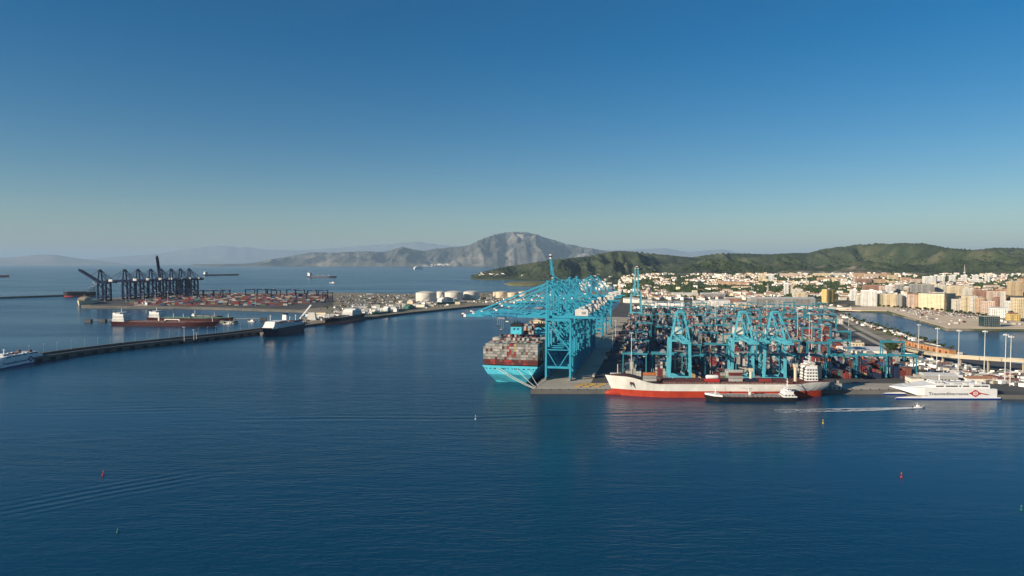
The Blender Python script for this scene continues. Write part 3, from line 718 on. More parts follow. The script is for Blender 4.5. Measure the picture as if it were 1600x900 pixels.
# --- tankers, bulkers and small ships
def freighter(stern, bow, label, B, D, hm, bm, boot, deck, hs=(.05, .18), ht=4, hw=.8, fm='white', fun='white', sheer=(.5, 2.5), holds=0, pipes=False, masts=(.95,), group=None, cat='ship', name='cargo_ship', hmat='white', th=2.8, tw=.85, cranes=()):
    r, L = ship_root(name, stern, bow, label, cat, group)
    hull(L, B, D, boot, sheer=sheer, rake=L * .03, tw=tw).build('hull', [P[hm], P[bm], P[deck]], r)
    house(r, L * hs[0], L * hs[1], B * hw, D + .1, ht, th, hmat, shrink=.95)
    funnel(r, L * (hs[0] - .005 if hs[0] > .05 else hs[0] + .01), B * .2, D + ht * th * .4, (B * .2, B * .22, ht * th * .75), fun)
    if holds:
        b = MB(); a = (.9 - hs[1] - .04) / holds
        for i in range(holds): b.box((0, L * (hs[1] + .04 + a * (i + .5)), D), (B * .7, L * a * .8, 2.2))
        b.build('hatch_covers', P[deck], r)
    if pipes:
        b = MB()
        for x in (-.16, -.05, .05, .16): b.bar((x * B, L * (hs[1] + .02), D + 1.4), (x * B, L * .88, D + 1.4), .7)
        for i in range(10): b.bar((-B * .36, L * (hs[1] + .05 + i * .065), D + .9), (B * .36, L * (hs[1] + .05 + i * .065), D + .9), .5)
        b.box((0, L * .52, D), (B * .8, 4, 2.2)); b.build('deck_pipes', P[deck], r)
    for y in masts: mastpole(r, L * y, D + (sheer[1] * .5 if y > .8 else 0), 9)
    for y in cranes: deck_crane(r, L * y, D, 7, 14, m='offwhite')
    rails(r, L, B, D, .2, .75); return r, L
t1, L1 = freighter((178, 507.5), (337, 510), 'long brown-decked tanker with white stern house at the near jetty berth', 26, 7.5, 'tanker_hull', 'tanker_hull', 1, 'brown_deck', hs=(.02, .14), ht=5, hw=.85, pipes=True, masts=(.97, .1), name='tanker', cat='tanker', th=3.0)
b = MB(); b.bar((-3, L1 * .50, 12.3), (-3, L1 * .64, 12.3), 2.2, 1.4); b.bar((-3, L1 * .50, 8), (-3, L1 * .50, 12.3), 1.8); b.bar((-3, L1 * .64, 8), (-3, L1 * .64, 12.3), 1.8); b.bar((-3, L1 * .44, 8), (-3, L1 * .44, 15), 2.4); b.build('pipe_gantry', P['white'], t1)
freighter((233, 501.5), (362, 503.5), 'second tanker with green deck gear behind the brown-decked tanker', 22, 8, 'tanker_hull', 'tanker_hull', 1, 'green_deck', hs=(.03, .16), ht=4, pipes=True, masts=(.3, .42, .55, .96), name='tanker', cat='tanker')
freighter((300, 497), (347, 498.5), 'small black coaster with one white mast behind the two tankers', 14, 5, 'black', 'black', .6, 'grey_deck', hs=(.05, .15), ht=1, masts=(.75,), holds=3)
freighter((203, 479.2), (262, 480.2), 'small dark workboat with white wheelhouse at the outer terminal quay', 12, 4.5, 'navy_hull', 'navy_hull', .5, 'grey_deck', hs=(.35, .5), ht=3, name='workboat', cat='boat', masts=(.45,))
freighter((150, 462.5), (100, 463.5), 'dark cargo ship with red bow riding beyond the outer terminal', 30, 16, 'black', 'red', 3, 'brown_deck', hs=(.04, .25), ht=5, hw=.9, holds=4, masts=(.5, .7, .95), th=3.2)
freighter((564, 497.8), (509, 507.8), 'black tanker with salmon red underside and white house at the oil quay', 28, 12, 'black', 'pink_hull', 5, 'grey_deck', hs=(.12, .42), ht=4, hw=.85, fun='dark_blue', masts=(.3, .93, .97), name='tanker', cat='tanker', pipes=True)
freighter((608, 490.3), (582, 494.2), 'green-hulled small tanker just beyond the black one', 16, 8, 'sea_green', 'sea_green', 1, 'green_deck', hs=(.05, .25), ht=3, masts=(.5, .9), name='tanker', cat='tanker')
freighter((647, 484.5), (620, 488.5), 'sea green barge with boxy green housing at the oil quay', 18, 7, 'sea_green', 'sea_green', 1, 'green_deck', hs=(.1, .5), ht=2, hmat='green_deck', masts=(.85,), name='bunker_barge', cat='barge')
freighter((715, 474.6), (684, 478.0), 'green ship with tall white stern house below the white tanks', 20, 9, 'sea_green', 'sea_green', 1, 'green_deck', hs=(.62, .93), ht=4, masts=(.2,), fun='white')
freighter((577, 494.2), (562, 496.4), 'little tug with white cabin between two tankers', 10, 4, 'black', 'black', .5, 'grey_deck', hs=(.4, .7), ht=2, name='tugboat', cat='tug', masts=())
freighter((318, 431.0), (372, 430.2), 'far off purple-grey tanker with white house crossing the bay', 42, 14, 'tanker_hull', 'tanker_hull', 2, 'brown_deck', hs=(.02, .1), ht=7, hw=.9, masts=(.9,), name='tanker', cat='tanker', th=3.4)
freighter((481, 433.6), (525, 434.0), 'far off dark freighter with white house alone in the middle of the bay', 36, 13, 'navy_hull', 'dark_red', 2, 'grey_deck', hs=(.02, .12), ht=7, hw=.9, masts=(.5, .7, .95), th=3.6, cranes=(.35, .55, .75))
freighter((-22, 433.5), (14, 432.8), 'far off red-hulled ship cut by the edge of the picture', 40, 16, 'red', 'red', 2, 'brown_deck', hs=(.03, .14), ht=6, hw=.9, masts=(.9,), th=3.4)
freighter((647, 420.9), (661, 420.7), 'white ferry tiny on the far strait', 40, 34, 'white', 'white', 2, 'white', hs=(.1, .8), ht=5, hw=.9, masts=(.5,), name='ferry', cat='ferry', th=4)
freighter((674, 416.6), (694, 416.4), 'long white ship far off below the village', 60, 26, 'white', 'white', 2, 'white', hs=(.1, .8), ht=3, hw=.9, masts=(.5,), name='ferry', cat='ferry', th=4)
freighter((150, 474.3), (124, 478.6), 'cream sterned ship at the corner of the outer terminal', 24, 14, 'cream', 'black', 1.5, 'grey_deck', hs=(.5, .9), ht=3, hmat='cream', masts=(.5,))

# --- speedboat and its wake
mbt, L = ship_root('speedboat', (1427, 637.3), (1444.5, 636.8), 'small white speedboat racing past the moored ferry', 'speedboat')
hull(L, 3.2, 1.1, .1, sheer=(0, .35), rake=1.2, tw=.9, wla=.8, tb=.6, tbw=.5).build('hull', [P['white'], P['white'], P['offwhite']], mbt)
b = MB(); b.box((0, L * .42, 1.1), (1.8, 2.2, 1.2), taper=.8); b.box((0, L * .42, 2.3), (2.0, 2.0, .12)); b.build('console', P['white'], mbt); b = MB(); b.bar((0, L * .38, 2.3), (-.2, L * .35, 4.6), .25); b.build('mast', P['offwhite'], mbt)
b = MB(); b.box((0, -.3, .2), (1.0, .7, 1.4)); b.build('outboard', P['black'], mbt)
foam = mat('foam', (.78, .82, .84), .8, .1, .6)
wk = MB(); rr = random.Random(5)
P0, P1 = at(1434, 637.4, .06), at(1215, 642.6, .06); wd = (P1 - P0); wl = wd.length; wd.normalize(); wn_ = Vector((-wd.y, wd.x, 0))
def foam_patch(s, off, ln, wdt):
    c = P0 + wd * s + wn_ * off + Vector((0, 0, len(wk.f) * .0004)); k = 7; pts = []
    for i in range(k):
        a = 2 * math.pi * i / k; q = rr.uniform(.6, 1.1); pts.append(tuple(c + wd * (math.cos(a) * ln * q) + wn_ * (math.sin(a) * wdt * q)))
    wk.add(pts, [tuple(range(k))])
for i in range(1100):
    s = rr.random() ** 1.6 * wl; f_ = max(.12, 1 - s / wl) ** .8; arm = rr.choice((-1, -1, 1, 1, 0))
    if rr.random() > f_ + .15: continue
    sp = 1.0 + 3.6 * min(1, s / 60)
    foam_patch(s, arm * sp + rr.gauss(0, .35 + .3 * min(1, s / 80)) + 1.6 * math.sin(s / 37), rr.uniform(1.0, 3.4) * (1 + .8 * f_), rr.uniform(.2, .62) * (f_ + .4))
tag(wk.build('boat_wake', foam), 'white foam wake trailing left behind the speedboat', 'wake', kind='stuff')

# --- buoys
def buoy(u, v, m, label, h=3.4):
    r = empty('buoy', at(u, v), 0, label, 'buoy', 'channel buoys on the near water')
    r.scale = (.62, .62, .66); b = MB(); b.cyl((0, 0, -.5), 1.0, 1.4, 14, r2=.95); b.cyl((0, 0, .9), .95, .35, 14, r2=.4); b.build('float', P[m], r)
    b = MB()
    for a in range(3): b.bar((.6 * math.cos(a * 2.1), .6 * math.sin(a * 2.1), 1.1), (.15 * math.cos(a * 2.1), .15 * math.sin(a * 2.1), h), .16)
    b.box((0, 0, h), (.9, .9, .12)); b.build('tower', P[m], r); b = MB(); b.cyl((0, 0, h + .12), .28, .5, 8); b.build('lantern', P['white'], r)
    b = MB(); b.bar((-.45, -.45, h + .3), (.45, .45, h + 1.3), .16); b.bar((-.45, .45, h + 1.3), (.45, -.45, h + .3), .16); b.build('topmark', P[m], r)
buoy(743, 655, 'offwhite', 'pale yellowish buoy below the blue ship\'s stern', 3.6); buoy(1286, 661.5, 'yellow', 'yellow buoy below the barge stern', 3.6)
buoy(161, 743, 'red', 'red buoy on the open water at the left'); buoy(1408.5, 746, 'red', 'red buoy on the open water below the speedboat')
buoy(184, 832, 'sea_green', 'dark green buoy low in the left corner of the water', 2.0); buoy(1596, 797, 'sea_green', 'green buoy at the right edge of the water', 2.6)

def shift_trolley(o, lo, hi, rnd):
    dx = rnd.uniform(lo, hi)
    for ch in o.children:
        if ch.name.split('.')[0] in ('trolley', 'operator_cab'): ch.location.x = dx
tg = random.Random(77)
# ------------------------------------------------------------------ ship-to-shore cranes
def sts_crane(name, paint_, G=30, Wd=18, Hg=62, apex=100, R_=88, back=26, boom=0.0, thick=1.6, lettering=None, house_m='offwhite', tip=('white', 'dark_red'), bd=2.9):
    """origin under the waterside rail; -x reaches over the water, y runs along the quay"""
    r = empty(name, (0, 0, 0)); m = P[paint_]; hw = Wd / 2
    def part(nm, fn, mm=None, par=None):
        b_ = MB(); fn(b_); return b_.build(nm, mm or m, par or r)
    for x in (0, G):
        for s_ in (-1, 1):
            part('leg', lambda b_: b_.bar((x, s_ * hw, 2.4), (x, s_ * (hw - 1), Hg), thick * 1.2, thick * 1.5))
            def bog(b_):
                b_.box((x, s_ * hw, 1.2), (1.8, 9, 1.5))
                for k in range(4):
                    b_.box((x, s_ * hw - 3.3 + k * 2.2, 0), (1.0, 1.5, 1.3))
            part('wheel_bogie', bog, P['steel'])
        part('sill_beam', lambda b_: b_.bar((x, -hw, 3.4), (x, hw, 3.4), thick * 1.1, thick * 1.4))
        part('cross_beam', lambda b_: b_.bar((x, -hw, Hg - 1), (x, hw, Hg - 1), thick, thick * 1.3))
    for s_ in (-1, 1):
        y = s_ * (hw - .2); zl = Hg * .21; zm = Hg * .50
        part('portal_beam', lambda b_: b_.bar((0, y, zl), (G, y, zl), thick, thick * 1.4))
        part('middle_beam', lambda b_: b_.bar((0, y, zm), (G, y, zm), thick * .6))
        part('brace', lambda b_: b_.bar((.4, y, zm), (G * .46, y, zl), thick * .5)); part('brace', lambda b_: b_.bar((G - .4, y, zm), (G * .54, y, zl), thick * .5))
        part('brace', lambda b_: b_.bar((.4, y * .96, Hg - 2), (G - .4, y, zm), thick * .75))
        part('top_beam', lambda b_: b_.bar((0, y * .94, Hg), (G, y * .94, Hg), thick, thick * 1.5))
        part('apex_post', lambda b_: b_.bar((0, s_ * (hw - 1), Hg), (.6, s_ * 3.6, apex), thick * .95))
        part('back_stay', lambda b_: b_.bar((.6, s_ * 3.6, apex), (G, s_ * 4.2, Hg + 4), thick * .55))
        part('back_stay', lambda b_: b_.bar((.6, s_ * 3.6, apex), (G + back * .8, s_ * 3.8, Hg + 4), thick * .32))
    part('apex_beam', lambda b_: (b_.bar((.6, -4.6, apex), (.6, 4.6, apex), thick * 1.1), b_.box((.6, 0, apex + .6), (3.6, 6, 1.2))))
    def gird(b_):
        for s_ in (-1, 1): b_.bar((-3, s_ * 3.4, Hg + 2.4), (G + back, s_ * 3.4, Hg + 2.4), 1.1, bd)
        for k in range(8):
            x = -2 + (G + back) * k / 7.2; b_.bar((x, -3.4, Hg + 2.4), (x, 3.4, Hg + 2.4), .8)
    part('rear_girder', gird)
    hinge = Vector((-3, 0, Hg + 2.4)); ca, sa = math.cos(boom), math.sin(boom)
    def B(d, y, z): return (hinge.x - d * ca - z * sa * 1.0, y, hinge.z + d * sa + z * ca * (1 if boom < 1.2 else 1))
    def bm(b_):
        n_ = 8; L_ = R_ * .955
        for s_ in (-1, 1):
            b_.bar(B(0, s_ * 3.4, 0), B(L_, s_ * 3.4, 0), 1.1, bd - .1)
        for k in range(n_ + 1): b_.bar(B(L_ * k / n_, -3.4, 0), B(L_ * k / n_, 3.4, 0), .7)
    bo = part('boom', bm)
    def tp(b_):
        for i, (d0, d1) in enumerate(((.955, .985), (.985, 1.0))):
            for s_ in (-1, 1): b_.bar(B(R_ * d0, s_ * 3.4, 0), B(R_ * d1, s_ * 3.4, 0), 1.3, 3.0, i)
        b_.bar(B(R_, -4, 0), B(R_, 4, 0), 1.6, 2.4, 1); b_.bar(B(R_ * .99, 0, 1), B(R_ * .99, 0, 6), .4, m=1)
        b_.box((B(R_ * 1.0, 0, 0)[0], 0, B(R_, 0, 0)[2] + .8), (2.4, 5, 1.6), 0)
    b_ = MB(); tp(b_); b_.build('boom_tip', [P[tip[0]], P[tip[1]]], bo)
    if lettering: put_text(lettering, bo, (-3 - R_ * .74, -4.05, Hg + 1.4), (1, 0, 0), (0, -1, 0), width=R_ * .42)
    for f_ in ((.46, .92) if boom < .5 else (.46, .92)):
        for s_ in (-1, 1):
            e = B(R_ * f_, s_ * 3.4, 1.2); a_ = (.6, s_ * 3.4, apex)
            if boom > .5:
                mid = ((e[0] + a_[0]) / 2 - 6 * (1 if f_ > .6 else .4), s_ * 3.4, (e[2] + a_[2]) / 2 - 4)
                part('fore_stay', lambda q: (q.bar(a_, mid, .5), q.bar(mid, e, .5)))
            else: part('fore_stay', lambda q: q.bar(a_, e, .62))
    hx = G + back * .42
    hs_ = part('machinery_house', lambda b_: (b_.box((hx, 0, Hg + 4.0), (13.5, 9, 6.0)), b_.box((hx, 0, Hg + 10.0), (12.6, 8.2, .9), taper=.8)), P[house_m])
    part('vent', lambda b_: b_.box((hx + 2, -4.6, Hg + 5.6), (4, .3, 2.6)), P['steel'], hs_)
    tx = -R_ * .25 if boom < .5 else G * .6
    part('trolley', lambda b_: (b_.box((tx, 0, Hg - .6), (7, 7.6, 1.6)), b_.bar((tx - 1, 0, Hg - .6), (tx - 1, 0, Hg - 11), .25), b_.bar((tx + 1, 0, Hg - .6), (tx + 1, 0, Hg - 11), .25), b_.box((tx, 0, Hg - 12), (2.6, 11, .9))), P['steel'])
    part('operator_cab', lambda b_: b_.box((tx + 5, 2.4, Hg - 4.2), (3, 2.6, 3), taper=1.05), P['offwhite'])
    part('stair_tower', lambda b_: [b_.bar((G + 1.6, -hw + .6, 3 + i * (Hg - 4) / 12), (G + 1.6, -hw + (4 if i % 2 else .6), 3 + (i + 1) * (Hg - 4) / 12), .35, .8) for i in range(12)])
    return r
LET = text_mesh('APM TERMINALS', 2.6, P['dark_blue'], 'lettering', .06)
G_Q = 'blue gantry cranes along the main quay'
proto = sts_crane('ship_to_shore_crane', 'crane_blue', G=25, lettering=LET, bd=2.4)
up = sts_crane('ship_to_shore_crane', 'crane_blue', G=25, R_=66, bd=2.4, boom=rad(81), lettering=None)
CR = [(68, 0), (103, 0), (138, 0), (173, 1), (208, 0), (243, 0), (280, 0), (318, 0), (455, 0), (520, 0), (640, 0)]
first = {0: True, 1: True}
for i, (t, kind) in enumerate(CR):
    lab = ('nearest blue quay crane, boom down over the stern containers of the huge ship' if i == 0 else
           'blue quay crane with its boom raised high above the others' if kind == 1 else
           'blue quay crane far along the row with its boom raised' if kind == 2 else
           f'{ORD[i + 1]} blue quay crane in the row along the main quay, boom lowered')
    k = 1 if kind else 0
    o = place((proto, up)[k], first[k], Q(5, t + tg.uniform(-3, 3) * (i > 0)), -QA, lab, 'crane', G_Q, (1, 1, 1 if i == 0 else tg.uniform(.93, 1.02))); first[k] = False; shift_trolley(o, -45, 12, tg)
# smaller cranes on the front quay, booms towards the viewer
FA = rad(6.5); FE = Vector((math.sin(FA), math.cos(FA)))
fp = sts_crane('ship_to_shore_crane', 'crane_light', G=17, Wd=21, Hg=42, apex=70, R_=46, back=16, thick=1.7, bd=2.2, house_m='offwhite', tip=('crane_light', 'crane_light'))
for i, (u, v, lab) in enumerate(((1062, 594.5, 'blue front quay crane standing alone behind the white ship\'s midship'), (1160, 595.5, 'blue front quay crane, the left one of the close pair'), (1210, 596.5, 'blue front quay crane, the right one of the close pair'))):
    o = place(fp, i == 0, at(u, v, 4), math.pi / 2 - FA, lab, 'crane', 'blue gantry cranes on the front quay'); shift_trolley(o, -14, 12, tg)
fu = sts_crane('ship_to_shore_crane', 'crane_light', G=20, Wd=24, Hg=46, apex=78, R_=62, back=18, boom=rad(84), thick=1.8)
place(fu, True, at(994, 491, 4), math.pi / 2 - FA, 'pale blue crane with twin boom upright behind the yard', 'crane', None)
# the dark blue cranes of the outer terminal
nv = sts_crane('ship_to_shore_crane', 'navy', G=30, Wd=20, Hg=58, apex=98, R_=70, back=30, thick=3.3, bd=7.0, tip=('navy', 'dark_red'))
nv1 = sts_crane('ship_to_shore_crane', 'navy', G=30, Wd=20, Hg=58, apex=98, R_=84, back=30, boom=rad(27), thick=3.3, bd=7.0, tip=('navy', 'navy'))
nv2 = sts_crane('ship_to_shore_crane', 'navy', G=30, Wd=20, Hg=58, apex=98, R_=84, back=30, boom=rad(82), thick=3.3, bd=7.0, tip=('navy', 'navy'))
LO = at(157, 470.5, 4.3)
LP = [(0, 1), (95, 0), (150, 0), (205, 0), (252, 2), (300, 0), (345, 0), (390, 0)]; first = True
for i, (t, kind) in enumerate(LP):
    p = Vector((LO.x + t * .235, LO.y + t * 1.02, 4.3))
    lab = {1: 'navy crane at the end of the outer row, boom half raised', 2: 'navy crane in the outer row with its boom upright'}.get(kind, f'{ORD[i + 1]} navy crane from the end of the outer terminal row, boom lowered')
    if kind: place((None, nv1, nv2)[kind], True, p, -rad(13), lab, 'crane', 'navy gantry cranes of the outer terminal')
    else: place(nv, first, p, -rad(13), lab, 'crane', 'navy gantry cranes of the outer terminal'); first = False

# ------------------------------------------------------------------ container yard with yard gantries
def yard_gantry(name, m, span=24.0, base=8.5, H=23, th=1.0):
    r = empty(name, (0, 0, 0)); m = P[m]
    for x in (-span / 2, span / 2):
        for y in (-base / 2, base / 2):
            b_ = MB(); b_.bar((x, y, 1.8), (x, y, H), th, th * 1.1); b_.build('leg', m, r)
            b_ = MB(); b_.cyl((0, 0, -.35), .85, .7, 10); w_ = b_.build('wheel', P['black'], r); w_.location = (x, y, .85); w_.rotation_euler = (0, math.pi / 2, 0)
        b_ = MB(); b_.bar((x, -base / 2 - 2, 2), (x, base / 2 + 2, 2), th * .9, th * 1.2); b_.build('sill_beam', m, r)
        b_ = MB(); b_.bar((x, -base / 2, H - .4), (x, base / 2, H - .4), th * .9, th); b_.build('end_beam', m, r)
    for y in (-base / 2, base / 2):
        b_ = MB(); b_.bar((-span / 2 - 1.5, y, H + .8), (span / 2 + 1.5, y, H + .8), th * .9, 1.9); b_.build('girder', m, r)
    b_ = MB(); b_.box((span * .18, 0, H + 1.8), (6, base + 1, 1.8)); b_.box((span * .18, 0, H + 3.6), (3, 3.4, 1.4)); b_.build('trolley', P['steel'], r)
    b_ = MB(); b_.box((span * .18 + 4, 0, H - 2.6), (2.2, 2.2, 2.6)); b_.build('operator_cab', P['offwhite'], r)
    b_ = MB(); b_.box((-span / 2 + .2, base / 2 + 1.6, 2.8), (2.6, 4, 3)); b_.build('power_unit', P['offwhite'], r)
    return r
def inside(p):
    """pixel column / row of a point on the quay"""
    return 800 + p.x / p.y * FPX, HOR + (CAMH - p.z) * FPX / p.y
yr = random.Random(12); yard = MB(); lanes = []
PITCH_L = 30.5
rtg = yard_gantry('yard_gantry_crane', 'crane_teal'); rfirst = True
near_n = 0
for li in range(17):
    s0 = 92 + li * PITCH_L; W_ = W_RED if li > 6 else W_MIX
    t0 = (712 - QO.y + math.sin(QA) * s0) / math.cos(QA) + (14 if li < 2 else 0); t = t0; g = 0; bay = 0; first_bay = True; gap = yr.uniform(60, 130)
    run = 0; spots = []
    hmax = yr.choice((4, 4, 5))
    while True:
        p = Q(s0, t); u, v = inside(p)
        if v < 482 or t > 1150: break
        lim = float(np.interp(v, [482, 500, 520, 536, 562, 564, 580, 600], [1270, 1292, 1300, 1312, 1330, 1395, 1422, 1425]))
        if u > lim:
            t += CL + .6; continue
        if 268 < t - 30 * math.sin(li) * 0 < 292 and li < 2 or run > gap:
            t += 14 if run > gap else CL; run = 0; gap = yr.uniform(110, 260); continue
        dens = .75 + .5 * float(vn(li * 1.7, t / 60.0, 4))
        if yr.random() < dens or first_bay:
            for c in range(6):
                h = max(0, min(5, int(round(hmax * (.62 + .55 * float(vn(li * 3.1 + c * .45, t / 42.0, 9))) + yr.choice((-1, 0, 0, 0, 1))))))
                if first_bay: h = max(2, min(h, 4))
                for k in range(h):
                    if yr.random() > .55 or not (k or c): ci = wpick(yr, W_)
                    loc = Q(s0 + (c - 2.5) * 2.75, t, 4.05 + k * CH)
                    if first_bay and near_n < 105:
                        near_n += 1
                        container(loc, -QA, ci, f'{CC[ci][0]} container, {["bottom", "second", "third", "fourth"][k]} tier, {ORD[c + 1]} stack, near end of yard lane {["one", "two", "three", "four", "five", "six", "seven"][li]}', 'containers at the near ends of the yard lanes')
                    else: yard.box(loc, (CW, CL, CH - .06), ci, rz=-QA)
            if not first_bay or li < 7: first_bay = False
            spots.append(t)
        t += CL + .55; run += CL
    lanes.append(s0)
    k = 0; last = -99
    for j, tt in enumerate(spots):
        if tt - last > (100 if tt < 520 else 120) and (j == 0 or yr.random() < .36):
            last = tt; k += 1; u, v = inside(Q(s0, tt))
            o = place(rtg, rfirst, Q(s0 + 1.2, tt, 4.01), -QA, f'teal yard gantry crane, {ORD[k]} from the front over the {ORD[li + 1]} lane', 'gantry crane', 'teal gantry cranes over the container yard'); rfirst = False; shift_trolley(o, -13, 4, tg)
for s0, ta, tb in ((70, 250, 330), (70, 352, 560), (70, 590, 900), (62, 620, 900)):
    t = ta
    while t < tb:
        if yr.random() < .85:
            for c_ in range(3):
                for k in range(max(0, int(round(2.2 + 1.6 * float(vn(c_ * .6 + s0, t / 30., 3)))))): yard.box(Q(s0 + (c_ - 1) * 2.7, t, 4.05 + k * CH), (CW, CL, CH - .06), wpick(yr, W_MIX), rz=-QA)
        t += CL + .6
tag(yard.build('stacked_containers', CM), 'dense rows of mixed coloured containers filling the yard behind the front quay', 'containers', None, 'stuff')
# outer terminal yard: long rows along the picture, mostly red and brown
oy = MB(); rr = random.Random(21)
for row in range(12):
    v = 477.6 - row * 1.28; y = 120 * FPX / (v - HOR); u0 = 205 + row * 6; u1 = 508 if row > 2 else 452
    x0, x1 = (u0 - 800) / FPX * y, (u1 - 800) / FPX * y; x = x0
    while x < x1:
        if rr.random() < .07: x += rr.uniform(15, 30); continue
        for c in range(4):
            h = int(np.clip(round(2.6 + 1.8 * float(vn(x / 60., row * 2.2 + c * .4, 2)) + rr.choice((-1, 0, 0, 1))), 0, 5))
            for k in range(h): oy.box((x, y + c * 2.8, 4.35 + k * CH), (CL, CW, CH - .06), wpick(rr, W_LEFT), rz=.05)
        x += CL + .5
tag(oy.build('stacked_containers', CM), 'long rows of mostly red and brown containers on the outer terminal', 'containers', None, 'stuff')
ng = yard_gantry('yard_gantry_crane', 'navy', span=30, base=12, H=26, th=1.7); first = True
for i, (u, v) in enumerate(((300, 469), (310, 466), (326, 466.5), (341, 466), (352, 465.5), (391, 464.5), (409, 464.2), (425, 464.5), (431, 466), (455, 465), (469, 466), (471, 473), (488, 466.5), (505, 466.8), (512, 471), (246, 472), (268, 471))):
    place(ng, first, at(u, v, 4.35), rad(6 + (i % 3) * 4), f'navy yard gantry crane, {ORD[i + 1]} listed along the outer terminal' if False else (f'{ORD[i + 1]} navy yard gantry from the big navy cranes on the outer terminal' if i < 15 else ('navy yard gantry standing under the navy cranes, the left one' if i == 15 else 'navy yard gantry standing under the navy cranes, the right one')), 'gantry crane', 'navy gantry cranes over the outer yard'); first = False

# ------------------------------------------------------------------ oil tanks
def tank(u, vb, rpx, hpx, m, label, dome=.16):
    p = at(u, vb, 4.0); k = p.y / FPX; r_ = rpx * k; h = hpx * k
    root = empty('storage_tank', (p.x, p.y + r_, 4.0), 0, label, 'storage tank', 'storage tanks on the oil quay')
    b_ = MB(); b_.cyl((0, 0, 0), r_, h, 40, cap=False); s_ = b_.build('shell', P[m], root, smooth=True)
    b_ = MB(); rg = [[(r_ * q * 1.01 * math.cos(a), r_ * q * 1.01 * math.sin(a), h + r_ * dome * (1 - q * q)) for a in [i * 2 * math.pi / 40 for i in range(40)]] for q in (1, .8, .55, .3, .05)]
    b_.rings(rg, caps=True); b_.build('roof', P[m], root, smooth=True)
    b_ = MB()
    for z in (h * .33, h * .66, h): b_.cyl((0, 0, z - .15), r_ + .25, .3, 40, cap=False)
    b_.build('hoop', P['steel'], root)
    b_ = MB()
    for i in range(14):
        a0, a1 = -1.9 + i * .07, -1.9 + (i + 1) * .07; z0, z1 = h * i / 14, h * (i + 1) / 14
        b_.bar(((r_ + .8) * math.cos(a0), (r_ + .8) * math.sin(a0), z0), ((r_ + .8) * math.cos(a1), (r_ + .8) * math.sin(a1), z1), .3, 1.0)
    b_.build('stair', P['steel'], root)
paint('tank_white', (.66, .62, .54), .6, rust=.25, stain=(.40, .34, .27), scale=.05); paint('tank_cream', (.62, .52, .38), .6, rust=.25, stain=(.38, .29, .2), scale=.05)
for a in ((664, 471.5, 16.5, 13.5, 'tank_white', 'largest white storage tank, at the left end of the tank row'), (688, 466, 6.5, 10, 'tank_white', 'narrow white tank squeezed behind the two largest tanks'),
          (708, 469.5, 14.5, 12.5, 'tank_white', 'wide white storage tank, second of the big ones'), (735.5, 468, 12.2, 11.5, 'tank_white', 'white storage tank, third of the big ones'),
          (783.5, 465.5, 9.5, 9, 'tank_cream', 'cream storage tank nearest the white ones'), (802, 466, 9.2, 8.2, 'tank_cream', 'cream storage tank in the middle of the cream three'), (818.5, 464.5, 9, 8.2, 'tank_cream', 'cream storage tank nearest the blue cranes'),
          (774, 463, 4, 6.5, 'tank_cream', 'small cream tank peeking out left of the cream three'), (627, 474, 5, 3.5, 'tank_white', 'low white tank left of the largest tank'), (643, 472, 5.5, 3.2, 'tank_white', 'second low white tank left of the largest tank'),
          (612, 482, 8, 2.4, 'tank_white', 'flat pale tank near the green barge'), (650, 478.5, 9, 2.4, 'tank_white', 'flat pale tank in front of the largest tank')): tank(*a)

# ------------------------------------------------------------------ mole with lamps, jetties
ml = [(54, 566.5), (120, 556.5), (200, 546), (300, 535), (360, 528.5), (412, 521.5), (480, 508.5)]
pts = [at(u, v, 0) for u, v in ml]
b = MB()
for i in range(len(pts) - 1):
    a_, c_ = pts[i], pts[i + 1]; d = (c_ - a_).normalized(); n_ = Vector((-d.y, d.x, 0))
    for w0, w1, z0, z1, mm in ((0, 15, -2, 6.6, 0), (9.5, 14.5, 6.6, 9.4, 0)):
        q = [a_ + n_ * w0, c_ + n_ * w0, c_ + n_ * w1, a_ + n_ * w1]
        b.prism([tuple(x.xy) for x in q], z0 + i * .004, z1 + i * .004, mm)
mo = b.build('mole', M_conc_dark); tag(mo, 'long dark concrete mole running from the white ferry to the oil quay', 'mole')
b0 = MB()
tot = 0; fj = 0
for i in range(len(pts) - 1):
    a_, c_ = pts[i], pts[i + 1]; L = (c_ - a_).length; d = (c_ - a_).normalized(); n_ = Vector((-d.y, d.x, 0)); s = 6
    while s < L:
        q = a_ + d * s - n_ * .35; fj += 1
        bb = MB(); bb.box((0, 0, 0), (7, 1.4, 3.4)); f_ = bb.build('fender', P['black'], mo, (q.x, q.y, .4), math.atan2(d.y, d.x)); s += 19
lp = None
def lamp_post(loc, rz, label, group, h=11, arm=2.2, name='lamp_post'):
    global lp
    if lp is None:
        lp = empty(name, (0, 0, 0)); b_ = MB(); b_.cyl((0, 0, 0), .28, 11, 8, r2=.14); b_.build('pole', P['steel'], lp)
        b_ = MB(); b_.bar((0, 0, 10.8), (2.2, 0, 11.3), .2); b_.build('arm', P['offwhite'], lp); b_ = MB(); b_.box((2.5, 0, 11.15), (1.3, .5, .25)); b_.build('lamp_head', P['steel'], lp); o = lp
    else: o = clone(lp)
    o.location = loc; o.rotation_euler = (0, 0, rz); o.scale = (.8, .8, h / 11); return tag(o, label, 'lamp post', group)
for i, u in enumerate((54, 77, 98, 120, 141, 161.5, 181, 201, 219.5, 238, 255.5, 273, 288, 318, 332, 345, 358, 371, 384, 397)):
    v = float(np.interp(u, [p[0] for p in ml], [p[1] for p in ml])); p = at(u, v, 0)
    d = (at(u + 20, v - 2.4) - p).normalized(); n_ = Vector((-d.y, d.x, 0))
    q = p + n_ * 12; lamp_post((q.x, q.y, 9.4), math.atan2(-n_.y, -n_.x), f'{ORD[i + 1]} lamp post along the mole counting from the white ferry', 'lamp posts along the mole')
